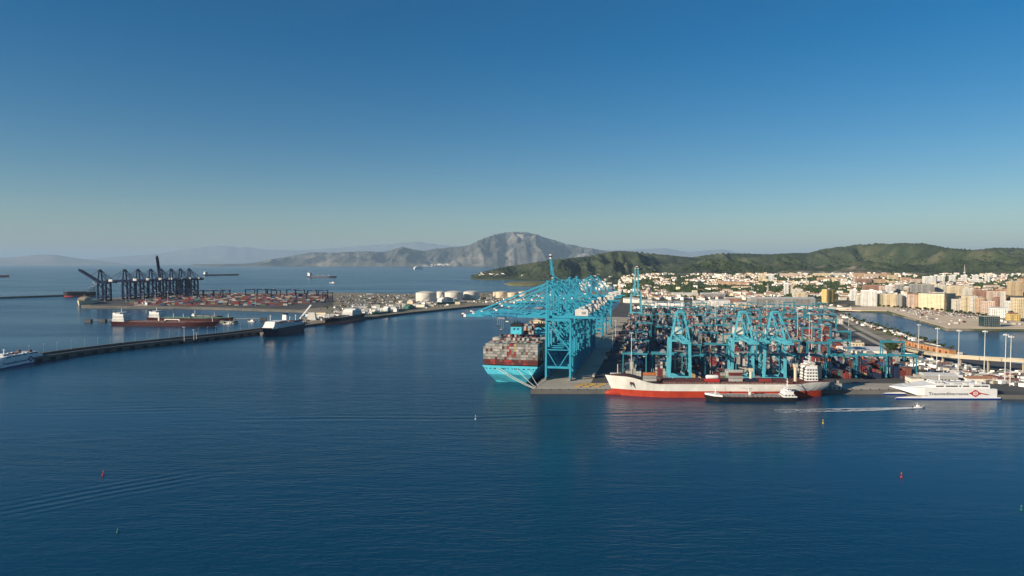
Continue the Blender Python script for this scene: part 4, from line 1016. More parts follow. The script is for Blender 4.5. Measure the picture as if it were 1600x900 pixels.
def jetty(a, c, w, z, label):
    A, C_ = at(*a), at(*c); d = (C_ - A); L = d.length; r = empty('jetty', A, math.atan2(d.y, d.x), label, 'jetty')
    b_ = MB(); b_.box((L / 2, 0, z), (L, w, .9)); b_.build('walkway', M_conc, r)
    for i in range(int(L / 28) + 1):
        b_ = MB(); b_.cyl((i * 28 + 1, 0, -2), 1.1, z + 2, 10); b_.build('pile', M_conc_dark, r)
    for i in (0, int(L / 28)):
        b_ = MB(); b_.box((i * 28 + 3, 0, -2), (12, 10, z + 4)); b_.build('dolphin', M_conc_dark, r)
    return r
jetty((136, 503.5), (178, 503), 3.5, 4, 'thin jetty with a dolphin reaching from the tankers\' sterns'); jetty((345, 501.5), (412, 500.5), 5, 4, 'thin jetty leading from the tankers to the mole')
jetty((348, 504.5), (368, 505.5), 8, 3, 'short low jetty with small boats beside the tankers')
far_mole = strip('far_breakwater', at(-60, 468.5), at(101, 462.8), 14, -2, 5.5, M_conc_dark); tag(far_mole, 'dark breakwater reaching in from the left edge beyond the outer terminal', 'breakwater')

# ------------------------------------------------------------------ viaduct, road, light masts
vd = [(1700, 566, 20), (1600, 562.5, 20), (1545, 559.5, 19), (1493, 556, 17), (1465, 553, 14.5), (1442, 549.5, 11), (1420, 545, 7.4), (1405, 541, 4.9)]
vp = [at(u, v, z) for u, v, z in vd]
via = empty('viaduct', vp[0], 0, 'cream concrete road viaduct curving past the moored ferry', 'viaduct')
def curve_strip(pts, w, th, off=0.0, rise=0.0):
    b_ = MB(); rg = []
    for i, p in enumerate(pts):
        d = (pts[min(i + 1, len(pts) - 1)] - pts[max(i - 1, 0)]); d.z = 0; d.normalize(); n_ = Vector((-d.y, d.x, 0))
        c = p - vp[0] + Vector((0, 0, rise)) + n_ * off
        rg.append([c + n_ * w / 2, c - n_ * w / 2, c - n_ * w / 2 - Vector((0, 0, th)), c + n_ * w / 2 - Vector((0, 0, th))])
    b_.rings(rg); return b_
paint('viaduct', (.50, .43, .31), .8, var=.15, scale=.05)
def dens(pts, k=6): return [pts[i].lerp(pts[i + 1], j / k) for i in range(len(pts) - 1) for j in range(k)] + [pts[-1]]
dp = dens(vp); curve_strip(dp, 11, 2.4).build('deck', P['viaduct'], via)
for o_ in (-5.3, 5.3): curve_strip(dp, .35, 1.0, o_, 1.0).build('parapet', P['viaduct'], via)
curve_strip(dp, 9.6, .05, 0, .06).build('road_surface', M_asph, via)
s = 0; acc = 0; prev = dp[0]
for p in dp:
    acc += (p - prev).length; prev = p
    if acc > 27 and p.z > 7.5:
        acc = 0; c = p - vp[0]; d = (vp[2] - vp[1]).normalized(); n_ = Vector((-d.y, d.x, 0)); h = p.z - 2.4 - 4
        b_ = MB()
        for s_ in (-1, 1):
            q = c + n_ * (s_ * 2.6); b_.bar((q.x, q.y, 4 - vp[0].z), (q.x, q.y, p.z - 3.4 - vp[0].z), 1.3); q2_ = c + n_ * (s_ * 4.8); b_.bar((q.x, q.y, p.z - 4.6 - vp[0].z), (q2_.x, q2_.y, p.z - 2.5 - vp[0].z), 1.0)
        b_.bar((c + n_ * -4.8) + Vector((0, 0, -3)), (c + n_ * 4.8) + Vector((0, 0, -3)), 1.2, 1.0); b_.build('pier', P['viaduct'], via)
# approach road on the mole side and yard roads
def road(name, px, w, m, z):
    pp = dens([at(u, v, z) for u, v in px], 4); o0 = vp[0].copy(); b_ = curve_strip(pp, w, .02); o = b_.build(name, m, None, o0); tag(o, kind='structure'); return o
road('mole_road', [(1405, 542.5), (1375, 529), (1345, 514), (1322, 501), (1304, 491), (1290, 484.5)], 11, M_conc, 4.06)
road('access_road', [(1600, 596), (1540, 585), (1480, 573), (1420, 557), (1370, 536), (1330, 515), (1305, 500)], 9, M_conc, 4.05)
road('verge', [(1420, 548), (1390, 536), (1350, 519), (1325, 505)], 12, M_grass, 4.05)
lm = None
def light_mast(u, v, h, label, z=4.0, loc=None):
    global lm
    if lm is None:
        lm = empty('light_mast', (0, 0, 0)); b_ = MB(); b_.cyl((0, 0, 0), .42, 30, 10, r2=.22); b_.build('pole', P['offwhite'], lm)
        b_ = MB(); b_.cyl((0, 0, 29.2), 1.7, .5, 12); b_.build('crown_ring', P['steel'], lm)
        for k in range(6):
            b_ = MB(); b_.box((1.7 * math.cos(k * 1.047), 1.7 * math.sin(k * 1.047), 28.7), (.8, .8, .7)); b_.build('floodlight', P['white'], lm)
        o = lm
    else: o = clone(lm)
    o.location = loc if loc is not None else at(u, v, z); o.scale = (1.1, 1.1, h / 30); return tag(o, label, 'light mast', 'tall floodlight masts of the port')
for i, (u, vt, vb) in enumerate(((1435, 506, 549), (1463.5, 511, 575), (1497, 514, 585), (1537.5, 515, 588), (1570, 520, 599), (1578, 523, 603), (1618, 530, 606))):
    p = at(u, vb, 4); light_mast(u, vb, (vb - vt) * p.y / FPX, f'{ORD[i + 1]} tall floodlight mast counting rightwards along the viaduct')
for i, (u, vt, vb) in enumerate(((986.5, 517, 588), (983, 492, 520), (962, 500, 530), (1246, 482, 530), (1264, 487, 548), (1268, 500, 548), (1284, 506, 545), (1255, 545, 585), (1292, 472, 500), (1326, 496, 520), (1222, 470, 500), (1118, 478, 515), (1198, 470, 500), (1274, 540, 580), (945, 505, 533), (957, 510, 548))):
    p = at(u, vb, 4); light_mast(u, vb, (vb - vt) * p.y / FPX, f'floodlight mast in the container yard, {ORD[i + 1]} of them' if False else f'slim floodlight mast among the yard stacks, the {ORD[sorted([x[0] for x in ((986.5, 0), (983, 0), (962, 0), (1246, 0), (1264, 0), (1268, 0), (1284, 0), (1255, 0), (1292, 0), (1326, 0), (1222, 0), (1118, 0), (1198, 0), (1274, 0), (945, 0), (957, 0))]).index(u) + 1]} from the left')
for i, (u, v, h) in enumerate(((197, 473, 38), (224, 474, 40), (243, 476, 42), (262, 477, 40), (399, 478, 34), (288, 533, 22), (303, 531, 16), (307, 530, 10))):
    light_mast(u, v, h, f'{ORD[i + 1]} thin light mast from the left around the outer terminal and mole', 4.3 if i < 5 else 6)

# terracotta store buildings on the mole beside the basin
for i in range(9):
    t_ = i / 8; u = 1403 + 76 * t_; v = 536.5 + 17.0 * t_; p = at(u, v, 4.0); dd = at(1479, 553.5, 4) - at(1403, 536.5, 4); rz = math.atan2(dd.y, dd.x)
    r = empty('store_building', p, rz, f'small orange terracotta store on the harbour mole, {ORD[i + 1]} from the far end', 'building', 'orange stores along the harbour mole')
    b = MB(); b.box((0, 4, 0), (dd.length / 8 * .84, 9, 6.2)); b.build('wall', mat('terracotta', (.50, .24, .10), .85, .2, .2), r); b = MB(); b.box((0, 4, 6.2), (dd.length / 8 * .88, 9.6, .5)); b.build('roof', mat('roof_grey', (.25, .22, .19), .9, .3, .2), r)
    b = MB(); b.box((0, -.58, .3), (4.2, .14, 3.6)); b.build('door', P['brown_deck'], r)

# ------------------------------------------------------------------ town
BC = {'white': (.84, .82, .77), 'cream': (.76, .64, .43), 'yellow': (.70, .52, .20), 'pink': (.72, .57, .47), 'pale': (.76, .71, .61), 'ochre': (.64, .49, .30), 'grey': (.38, .37, .35), 'brick': (.40, .23, .17), 'orange': (.66, .45, .29), 'olive': (.46, .42, .28)}
BM = {k: mat('render_' + k, c, .85, .14, .08, rust=.12, stain=tuple(x * .55 for x in c)) for k, c in BC.items()}
M_tile = mat('terracotta_tiles', (.36, .19, .12), .85, .3, .3); M_flat = mat('flat_roof', (.40, .36, .31), .9, .25, .1); M_win = mat('window_glass', (.03, .035, .04), .2, .2, 2.0)
M_metal_roof = mat('metal_roof', (.62, .61, .58), .6, .15, .05)
def building(u0, u1, vt, vb, col, label, depth=16, yaw=-14, roof='flat', fl=3.1, group=None, name='apartment_building', on=None, win=True, cat='building'):
    um = (u0 + u1) / 2; p = land(um, vb) if on is None else at(um, vb, on)
    k = p.y / FPX; w = (u1 - u0) * k; h = (vb - vt) * k; rz = rad(yaw); w = max(4, (w - depth * abs(math.sin(rz))) / math.cos(rz))
    r = empty(name, (p.x, p.y + depth / 2, p.z - 1.0), rz, label, cat, group); h += 1.0
    b_ = MB(); b_.box((0, 0, 0), (w, depth, h)); wl = b_.build('wall', BM[col], r)
    if roof == 'flat':
        b_ = MB(); b_.box((0, 0, h), (w + .3, depth + .3, .9)); b_.box((w * .15, 0, h + .9), (min(8, w * .3), depth * .5, 2.6)); b_.build('roof', M_flat if col != 'white' else BM['white'], r)
    elif roof == 'shed':
        b_ = MB(); hh = min(3.0, depth * .12); v = [(-w / 2 - .4, -depth / 2 - .4, h), (w / 2 + .4, -depth / 2 - .4, h), (w / 2 + .4, depth / 2 + .4, h), (-w / 2 - .4, depth / 2 + .4, h), (-w / 2 - .4, 0, h + hh), (w / 2 + .4, 0, h + hh)]
        b_.add(v, [(0, 1, 5, 4), (2, 3, 4, 5), (0, 4, 3), (1, 2, 5)]); b_.build('roof', M_metal_roof, r)
    else:
        b_ = MB(); hh = depth * .22; v = [(-w / 2 - .5, -depth / 2 - .5, h), (w / 2 + .5, -depth / 2 - .5, h), (w / 2 + .5, depth / 2 + .5, h), (-w / 2 - .5, depth / 2 + .5, h), (-w / 2 + depth * .3, 0, h + hh), (w / 2 - depth * .3, 0, h + hh)]
        if w < depth * .7: v[4] = v[5] = (0, 0, h + hh)
        b_.add(v, [(0, 1, 5, 4), (2, 3, 4, 5), (3, 0, 4), (1, 2, 5), (0, 3, 2, 1)]); b_.build('roof', M_tile, r)
    if win:
        wn = MB(); nf = max(1, int((h - 2) / fl)); bal = MB(); rr_ = random.Random(int(u0 * 7 + vt))
        for ax, ln, off in ((0, w, depth), (1, depth, w)):
            n_ = max(1, int(ln / 3.3)); st = ln / n_
            for f_ in range(nf):
                z = 1.8 + f_ * (h - 1.8) / nf
                for i in range(n_):
                    q = -ln / 2 + st * (i + .5); ww = st * (.42 if (i * 7 + int(u0)) % 3 else .6)
                    if ax == 0: wn.box((q, -off / 2 - .06, z), (ww, .14, 1.5))
                    else:
                        for s_ in (-1, 1): wn.box((s_ * (off / 2 + .06), q, z), (.14, ww, 1.5))
                if ax == 0 and f_ and w > 12:
                    for q in (-.28, .28): bal.box((q * w, -depth / 2 - .7, z - .9), (w * .26, 1.4, 1.0))
        tag(wn.build('windows', M_win, wl), kind='stuff')
        if bal.v: tag(bal.build('balconies', BM[col], wl), kind='stuff')
    return r
T = building
G_P = 'apartment blocks along the waterfront'
for a in ((1287, 1307, 452.5, 473, 'yellow', 'bright yellow apartment tower standing apart behind the basin', 18, 24, 'flat'), (1349, 1373, 454, 478.5, 'white', 'tall bright white block at the left end of the waterfront row', 20, -18, 'flat'),
          (1340, 1350, 462, 477, 'pale', 'narrow pale block left of the bright white block', 14, -10, 'flat'), (1373, 1385, 460, 478.5, 'olive', 'olive beige block right of the bright white block', 16, -16, 'flat'),
          (1385, 1404, 459.5, 480, 'cream', 'cream block with flat roof, fourth along the waterfront row', 18, -14, 'flat'), (1404, 1412, 461, 480.5, 'grey', 'narrow dark glazed block between cream and pink fronts', 14, -14, 'flat'),
          (1412, 1421, 461, 480, 'white', 'narrow white block left of the pink fronts', 16, -14, 'flat'), (1421, 1434, 460, 481, 'pink', 'pink block in the middle of the waterfront row', 16, -14, 'tile'),
          (1434, 1447, 461, 482.5, 'orange', 'salmon orange block beside the big cream slab', 16, -14, 'tile'), (1447, 1506, 459.5, 485.5, 'cream', 'biggest cream slab with a wide shaded side in the waterfront row', 60, 38, 'flat'),
          (1493, 1513, 468, 487, 'pale', 'lower pale block right of the biggest cream slab', 16, -12, 'flat'), (1508, 1521, 462.5, 488.5, 'cream', 'tall cream tower above the car park', 16, -12, 'flat'),
          (1521, 1531, 463.5, 490.5, 'pale', 'pale ribbed tower right of the tall cream tower', 16, -12, 'flat'), (1531, 1541, 466, 492, 'orange', 'orange cream tower before the pink tower', 16, -12, 'flat'),
          (1539, 1558, 471, 494, 'pink', 'pink tower at the right end of the car park', 18, -20, 'flat'), (1552, 1580, 482, 497, 'white', 'white gabled house in front of the pink tower', 22, -24, 'shed'),
          (1559, 1588, 466, 481, 'brick', 'red brown block behind the white gabled house', 18, -8, 'tile'), (1580, 1597, 491, 502, 'yellow', 'low yellow building by the quay road', 14, -10, 'tile'),
          (1590, 1625, 466, 497, 'cream', 'tall cream block cut by the right edge of the picture', 22, -14, 'flat'), (1330, 1341, 453, 470, 'white', 'small white tower left of the bright white block', 14, -14, 'flat'),
          (1576, 1598, 471, 486, 'white', 'white block behind the low yellow building', 16, -14, 'flat'), (1566, 1573, 455, 482, 'pale', 'slim pale church tower rising over red roofs', 7, -14, 'tile')):
    T(*a[:5], a[5], depth=a[6], yaw=a[7], roof=a[8], group=G_P)
G_2 = 'second row of town blocks behind the waterfront'
for i, (u0, u1, vt, vb, col, d) in enumerate(((1386, 1396, 446, 460, 'white', 14), (1402, 1413, 445, 459, 'grey', 14), (1424, 1440, 444, 459, 'grey', 18), (1441, 1461, 444.5, 460, 'grey', 18), (1462, 1480, 445, 459, 'pale', 18),
                                              (1484, 1508, 447, 462, 'cream', 18), (1350, 1376, 446, 457, 'brick', 14), (1376, 1386, 447, 458, 'pink', 14), (1508, 1522, 450, 464, 'pale', 14), (1525, 1545, 455, 468, 'brick', 16), (1545, 1566, 455, 468, 'pink', 16), (1580, 1600, 440, 462, 'ochre', 22), (1596, 1620, 436, 460, 'orange', 22))):
    T(u0, u1, vt, vb, col, f'{dict(white="white", grey="grey shaded", pale="pale", cream="cream", brick="red brown", pink="pink", ochre="ochre", orange="orange").get(col)} block in the second town row, {ORD[i + 1] if i < 6 else ORD[i + 1]} from the left' if i not in (6, 7) else ('low red brown terrace behind the bright white block' if i == 6 else 'small pink block behind the cream front'), depth=d, yaw=-12, roof='tile' if col in ('brick', 'pink', 'orange') else 'flat', group=G_2)
G_3 = 'white towers below the hills'
for u0, u1, vt, vb, col, lab in ((1444, 1463, 432, 446, 'white', 'wide white tower block below the hills, leftmost of the towers'), (1467, 1477, 431, 444, 'white', 'white tower below the hills, second of the towers'), (1485, 1494, 430.5, 443, 'white', 'white tower left of the antenna'),
                                 (1503.5, 1512, 430, 441, 'white', 'white rounded tower under the antenna'), (1521.5, 1530, 430, 441, 'white', 'white tower with low wings right of the antenna'), (1516, 1536, 436.5, 442.5, 'white', 'low white wings of flats at the foot of the tower'),
                                 (1541, 1548, 430, 441.5, 'white', 'white tower farthest from the antenna, on the right'), (1186, 1198, 431, 440, 'cream', 'cream flats below the hills, left of a wide white pair'), (1198, 1210, 429, 440, 'white', 'white flats below the hills beside the cream ones'),
                                 (1272, 1296, 427, 432, 'cream', 'long cream row of flats high under the hills'), (1296, 1322, 427, 431.5, 'pale', 'long pale row of flats high under the hills'), (1220, 1250, 427.5, 433.5, 'pink', 'pinkish row of flats high under the hills')):
    T(u0, u1, vt, vb, col, lab, depth=14, yaw=-12, group=G_3)
for u0, u1, vt, vb, col, lab, d, rf in ((1226, 1234, 443, 461.5, 'white', 'round-looking white silo tower with pink top in mid town', 12, 'flat'), (1235, 1240, 448, 461, 'cream', 'slim cream tower beside the silo tower', 10, 'flat'),
                                        (1240, 1256, 452, 466, 'pale', 'pale stepped block right of the silo tower', 16, 'flat'), (1246, 1262, 457, 468, 'cream', 'cream stepped block in front of the pale one', 14, 'flat')):
    T(u0, u1, vt, vb, col, lab, depth=d, yaw=-12, roof=rf, group='mid town towers')
# orange terraces
for i, (u0, u1, vt, vb) in enumerate(((1120, 1136, 440.5, 446), (1137, 1154, 441, 446.5), (1155, 1172, 441.5, 447), (1334, 1352, 427, 434), (1352, 1372, 428, 435), (1372, 1390, 427.5, 434), (1388, 1404, 430, 438), (1338, 1362, 436, 444), (1362, 1384, 436.5, 444), (1408, 1424, 434, 441), (1424, 1444, 436, 443), (1278, 1300, 434, 439), (1302, 1324, 434, 440), (1146, 1172, 447.5, 452), (1560, 1580, 452, 460), (1540, 1562, 446, 451))):
    T(u0, u1, vt, vb, ('orange', 'orange', 'orange', 'orange', 'pink', 'orange', 'cream', 'brick', 'orange', 'orange', 'pink', 'orange', 'cream', 'cream', 'orange', 'pale')[i], f'tile-roofed terrace of houses below the hills, {ORD[i + 1]} of the orange terraces' if False else f'orange-roofed terrace below the hills, at the {ORD[sorted([1120, 1137, 1155, 1334, 1352, 1372, 1388, 1338, 1362, 1408, 1424, 1278, 1302, 1146, 1560, 1540]).index(u0) + 1]} place from the left', depth=12, yaw=-8, roof='tile', group='orange-roofed terraces')
# port and industrial buildings
for a in ((1174, 1274, 466, 478, 'grey', 'long grey port warehouse behind the yard', 40, 'shed', 4), (1173, 1182, 464, 477, 'white', 'white end tower of the long grey warehouse', 14, 'flat', 4.3), (1183, 1190, 467, 477.5, 'white', 'second white cube beside the long grey warehouse', 12, 'flat', 4.3),
          (1052, 1092, 458.5, 465, 'pale', 'long pale shed in front of the tree belt', 30, 'shed', None), (1097, 1134, 459, 466, 'grey', 'grey shed right of the long pale shed', 30, 'shed', None), (1112, 1142, 470, 478.5, 'white', 'white roofed hall behind the yard cranes', 40, 'shed', 4),
          (1134, 1160, 466, 474, 'brick', 'hall with red front in the port area', 24, 'shed', 4), (1020, 1070, 473, 479, 'white', 'long low white shed at the back of the yard', 30, 'shed', 4), (1036, 1046, 478, 486, 'white', 'white cube building at the back of the yard', 14, 'flat', 4),
          (1085, 1110, 471.5, 478, 'pale', 'pale low hall at the back of the yard', 26, 'shed', 4), (1150, 1172, 474, 481, 'cream', 'cream hall left of the long grey warehouse', 26, 'shed', 4), (1206, 1240, 479, 484.5, 'brick', 'low red shed in front of the long grey warehouse', 18, 'shed', 4),
          (1250, 1330, 480.5, 483.5, 'pale', 'very long low pale wall-like shed by the beach', 10, 'flat', 4), (975, 1000, 467, 473, 'white', 'white hall left of the tall pale crane', 26, 'shed', 4), (1003, 1020, 470, 476, 'pale', 'pale hall right of the tall pale crane', 24, 'shed', 4),
          (1326, 1392, 548, 560.5, 'pale', 'big flat pale warehouse roof beside the harbour mole', 46, 'shed', 4), (1332, 1352, 536, 548, 'cream', 'cream two storey port office behind the pale warehouse', 14, 'flat', 4), (1283, 1302, 497, 506, 'cream', 'cream port hall with dark openings near the mole root', 24, 'flat', 4), (1303, 1318, 499, 506, 'pale', 'open pale canopy building near the mole root', 16, 'flat', 4),
          (1300, 1316, 601, 609, 'grey', 'stack of grey port cabins beside the white ship\'s stern', 8, 'flat', 4), (1448, 1500, 588, 596, 'grey', 'dark roofed quay shed behind the moored ferry', 20, 'shed', 4), (1515, 1560, 592, 597, 'pale', 'low tile roofed terminal hall behind the ferry', 10, 'tile', 4), (1424, 1446, 592, 601, 'pale', 'pale box store between yard and ferry', 14, 'flat', 4), (955, 972, 586, 599, 'pale', 'pale cabin building behind the white ship\'s bow', 12, 'shed', 4)):
    T(*a[:5], a[5], depth=a[6], yaw=-9 if a[0] > 1320 else -4, roof=a[7], on=a[8], group='port sheds and halls', name='port_building', win=a[3] - a[2] > 6)
for i, (u, lab) in enumerate(((1027, 'left white silo of the pair before the tree belt'), (1035.5, 'right white silo of the pair before the tree belt'))):
    p = land(u, 465); k = p.y / FPX; r = empty('silo', p, 0, lab, 'silo', 'white silo pair'); b = MB(); b.cyl((0, 0, -1), 2.4 * k, 8.5 * k, 20, cap=False); b.build('shell', P['white'], r, smooth=True); b = MB(); b.cyl((0, 0, 8.5 * k - 1), 2.4 * k, .7 * k, 20, r2=.6 * k); b.build('roof', P['offwhite'], r)
# glass cube on the promenade
p = at(1551.5, 511, 4.6); k = p.y / FPX; w = 22 * k; h = 16 * k
r = empty('glass_pavilion', p, rad(-8), 'dark green glass cube standing on the promenade quay', 'building'); paint('dark_glass', (.02, .05, .055), .12)
b = MB(); b.box((0, w / 2, 0), (w, w * .8, h)); c_ = b.build('glass_box', P['dark_glass'], r); b = MB(); b.box((0, w / 2, h), (w + 1, w * .8 + 1, .8)); b.build('roof', M_flat, r)
for i in range(9):
    b = MB(); b.box((-w / 2 + w * i / 8, w * .1 - .1, 0), (.35, .3, h)); b.build('mullion', P['steel'], c_)
for i in range(4):
    b = MB(); b.box((0, w * .1 - .12, h * (i + 1) / 5), (w, .25, .3)); b.build('transom', P['steel'], c_)
# antenna, lighthouse, pylons
def lattice(u, vb, vt, label, wpx=.8, name='antenna_mast', cat='antenna'):
    p = land(u, vb); k = p.y / FPX; h = (vb - vt) * k; r = empty(name, p, 0, label, cat); w = wpx * k
    for sx in (-1, 1):
        for sy in (-1, 1):
            b_ = MB(); b_.bar((sx * w, sy * w, -1), (sx * .3, sy * .3, h), .8, w2=.5); b_.build('upright', P['offwhite'], r)
    b_ = MB()
    for i in range(10):
        z = h * i / 10; q = w * (1 - i / 10) + .3; b_.bar((-q, -q, z), (q, -q, z + h / 10), .35); b_.bar((q, q, z), (-q, q, z + h / 10), .35); b_.bar((-q, q, z), (-q, -q, z + h / 10), .35); b_.bar((q, -q, z), (q, q, z + h / 10), .35)
    b_.build('lacing', P['offwhite'], r); b_ = MB(); b_.cyl((0, 0, h * .18), 2.2 * w, 3, 12); b_.build('platform', P['white'], r)
lattice(1507, 429, 413.5, 'tall lattice antenna in front of the hills'); lattice(1200, 458, 443, 'lattice pylon in the tree belt left of the silo tower', 1.0, 'pylon', 'pylon')

# small houses: the larger ones one by one, the rest as one mass
def house_proto(kind):
    r = empty('house', (0, 0, 0)); w, d, h = ((11, 9, 6.2), (16, 9, 6.5), (9, 9, 8.5), (22, 11, 9.5), (14, 12, 12.5))[kind]
    m = BM[('white', 'cream', 'white', 'pale', 'pink')[kind]]
    b_ = MB(); b_.box((0, 0, -1.5), (w, d, h + 1.5)); wl = b_.build('wall', m, r)
    b_ = MB()
    if kind in (0, 1, 3):
        v = [(-w / 2 - .5, -d / 2 - .5, h), (w / 2 + .5, -d / 2 - .5, h), (w / 2 + .5, d / 2 + .5, h), (-w / 2 - .5, d / 2 + .5, h), (-w / 2 + 2, 0, h + 2.4), (w / 2 - 2, 0, h + 2.4)]
        b_.add(v, [(0, 1, 5, 4), (2, 3, 4, 5), (3, 0, 4), (1, 2, 5)]); b_.build('roof', M_tile, r)
    else: b_.box((0, 0, h), (w + .3, d + .3, .6)); b_.box((1, 1, h + .6), (3, 3, 2)); b_.build('roof', M_flat, r)
    b_ = MB()
    for f_ in range(int(h / 3)):
        for i in range(int(w / 3)): b_.box((-w / 2 + 1.7 + i * 3, -d / 2 - .05, 1 + f_ * 3), (1.2, .12, 1.4))
        for i in range(int(d / 3)): b_.box((-w / 2 - .05, -d / 2 + 1.7 + i * 3, 1 + f_ * 3), (.12, 1.2, 1.4))
    tag(b_.build('windows', M_win, wl), kind='stuff'); return r
HP = [house_proto(k) for k in range(5)]; hf = [True] * 5
hr = random.Random(44); mass = MB(); placed = 0; HL = []
def zone(v, u): return 'below the hills' if v < 439 else ('in mid town' if v < 452 else 'just behind the port')
KN = ['small white house with tiled roof', 'cream double house with tiled roof', 'white cube house with flat roof', 'long pale terrace with tiled roof', 'pink flat-roofed block']
cand = []
while len(cand) < 1900:
    u = hr.uniform(968, 1640); v = 429 + 40 * hr.random() ** 1.25
    if u < 985 and v > 462: continue
    if u > 1338 and v > 461: continue
    d_ = float(fbm(u / 26, v / 6, 3, 77))
    if d_ < -.02 and hr.random() < .9: continue
    if u < 1330 and 447 < v < 459 and u > 1040 and hr.random() < .86: continue          # the tree belt
    cand.append((v, u))
cand.sort(reverse=True)
for i, (v, u) in enumerate(cand):
    p = land(u, v); k = hr.choices(range(5), weights=(5, 3, 4, 2, 1.2))[0]; rz = rad(hr.uniform(-40, 30)); s = hr.uniform(.85, 1.25)
    if placed < 285 and i % 2 == 0:
        lab = f'{KN[k]} {zone(v, u)}'
        o = place(HP[k], hf[k], p, rz, lab, 'house', 'small houses of the town', (s, s, s)); hf[k] = False; placed += 1; HL.append((o, u, lab))
    else:
        w, d, h = ((11, 9, 6.2), (16, 9, 6.5), (9, 9, 8.5), (22, 11, 9.5), (14, 12, 12.5))[k]; w *= s; d *= s; h *= s
        mi_ = hr.choice((0, 0, 1, 2)); mass.box((p.x, p.y, p.z - 1.5), (w, d, h + 1.5), mi_, rz)
        if k in (0, 1, 3): mass.box((p.x, p.y, p.z + h), (w + .8, d + .8, 2.2), 3, rz, taper=.45)
        else: mass.box((p.x, p.y, p.z + h), (w + .2, d + .2, .6), 4, rz)
rank_labels(HL)
tag(mass.build('distant_houses', [BM['white'], BM['cream'], BM['pale'], M_tile, M_flat]), 'mass of small far houses spread over the slopes below the hills', 'houses', None, 'stuff')
# far villages: headland and across the strait
fv = MB(); rr = random.Random(9)
for i in range(16):
    u = rr.choice((rr.uniform(745, 800), rr.uniform(800, 960))); v = rr.uniform(427.5, 431) if u < 800 else rr.uniform(429, 436); p = land(u, v); fv.box((p.x, p.y, p.z - 2), (rr.uniform(12, 24), 10, rr.uniform(5, 8)), rr.choice((0, 1, 1)), rr.uniform(-.4, .4))
for i in range(40):
    u = rr.uniform(905, 965); v = rr.uniform(437, 452); y = 120 * FPX / (v - HOR); fv.box(((u - 800) / FPX * y, y, -1), (rr.uniform(12, 26), 10, rr.uniform(9, 14)), rr.choice((0, 0, 1)), rr.uniform(-.4, .4))
tag(fv.build('headland_houses', [BM['white'], BM['cream']]), 'scattered white houses on the far headland', 'houses', None, 'stuff')
ft = MB()
for i in range(110):
    u = rr.gauss(700, 17); y = rr.uniform(24300, 25200); ft.box(((u - 800) / FPX * y, y, 5), (rr.uniform(50, 120), 50, rr.uniform(45, 95)), 0, rr.uniform(-.4, .4))
tag(ft.build('distant_village', [BM['pale']]), 'pale village at the foot of the mountain across the strait', 'village', None, 'stuff')
# headland lighthouse
p = land(752, 428.5); k = p.y / FPX; r = empty('lighthouse', p, 0, 'small white lighthouse on the tip of the headland', 'lighthouse'); b = MB(); b.cyl((0, 0, -1), 4, 20, 14, r2=3); b.build('tower', P['white'], r); b = MB(); b.cyl((0, 0, 19), 2.2, 4, 10); b.build('lantern', P['glass'], r)

# ------------------------------------------------------------------ trees
M_leaf = ramp_mat('leaves', [(.3, (.022, .04, .014)), (.55, (.045, .07, .022)), (.75, (.08, .10, .035))], .3); M_bark = mat('bark', (.12, .085, .055), .9, .3, 1.0)
IC = [(0, 0, 1), (.894, 0, .447), (.276, .851, .447), (-.724, .526, .447), (-.724, -.526, .447), (.276, -.851, .447), (.724, .526, -.447), (-.276, .851, -.447), (-.894, 0, -.447), (-.276, -.851, -.447), (.724, -.526, -.447), (0, 0, -1)]
IF = [(0, 1, 2), (0, 2, 3), (0, 3, 4), (0, 4, 5), (0, 5, 1), (1, 6, 2), (2, 7, 3), (3, 8, 4), (4, 9, 5), (5, 10, 1), (2, 6, 7), (3, 7, 8), (4, 8, 9), (5, 9, 10), (1, 10, 6), (6, 11, 7), (7, 11, 8), (8, 11, 9), (9, 11, 10), (10, 11, 6)]
def clump(mb, p, r_, rg):
    mb.add([(p[0] + x * r_ * rg.uniform(.6, 1.25), p[1] + y * r_ * rg.uniform(.6, 1.25), p[2] + (z * .8 + .5) * r_ * rg.uniform(.65, 1.2)) for x, y, z in IC], IF)
wd_ = MB(); tr = random.Random(31)
cnt = 0
while cnt < 6500:
    u = tr.uniform(968, 1640); v = 430 + 36 * tr.random(); belt = (1040 < u < 1330 and 447 < v < 460)
    if u > 1338 and v > 460: continue
    if not belt and (float(fbm(u / 26, v / 6, 3, 77)) > .02 or tr.random() < .3): continue
    p = land(u, v); cnt += 1; clump(wd_, p, tr.uniform(3.5, 7.5) * (1.15 if belt else 1), tr)
tag(wd_.build('woodland', M_leaf), 'dark green trees massed between the houses and in the belt behind the port', 'trees', None, 'stuff')
hw_ = MB()
for i in range(3000):
    u = tr.uniform(745, 1640); v = tr.uniform(400, 434)
    if float(fbm(u / 22, v / 5, 3, 55)) < .0: continue
    p = land(u, v)
    if p.z < 14 or p.y < 4300: continue
    clump(hw_, p, tr.uniform(4, 10), tr)
tag(hw_.build('hill_scrub', M_leaf), 'scrub and small trees dotting the green hills', 'scrub', None, 'stuff')
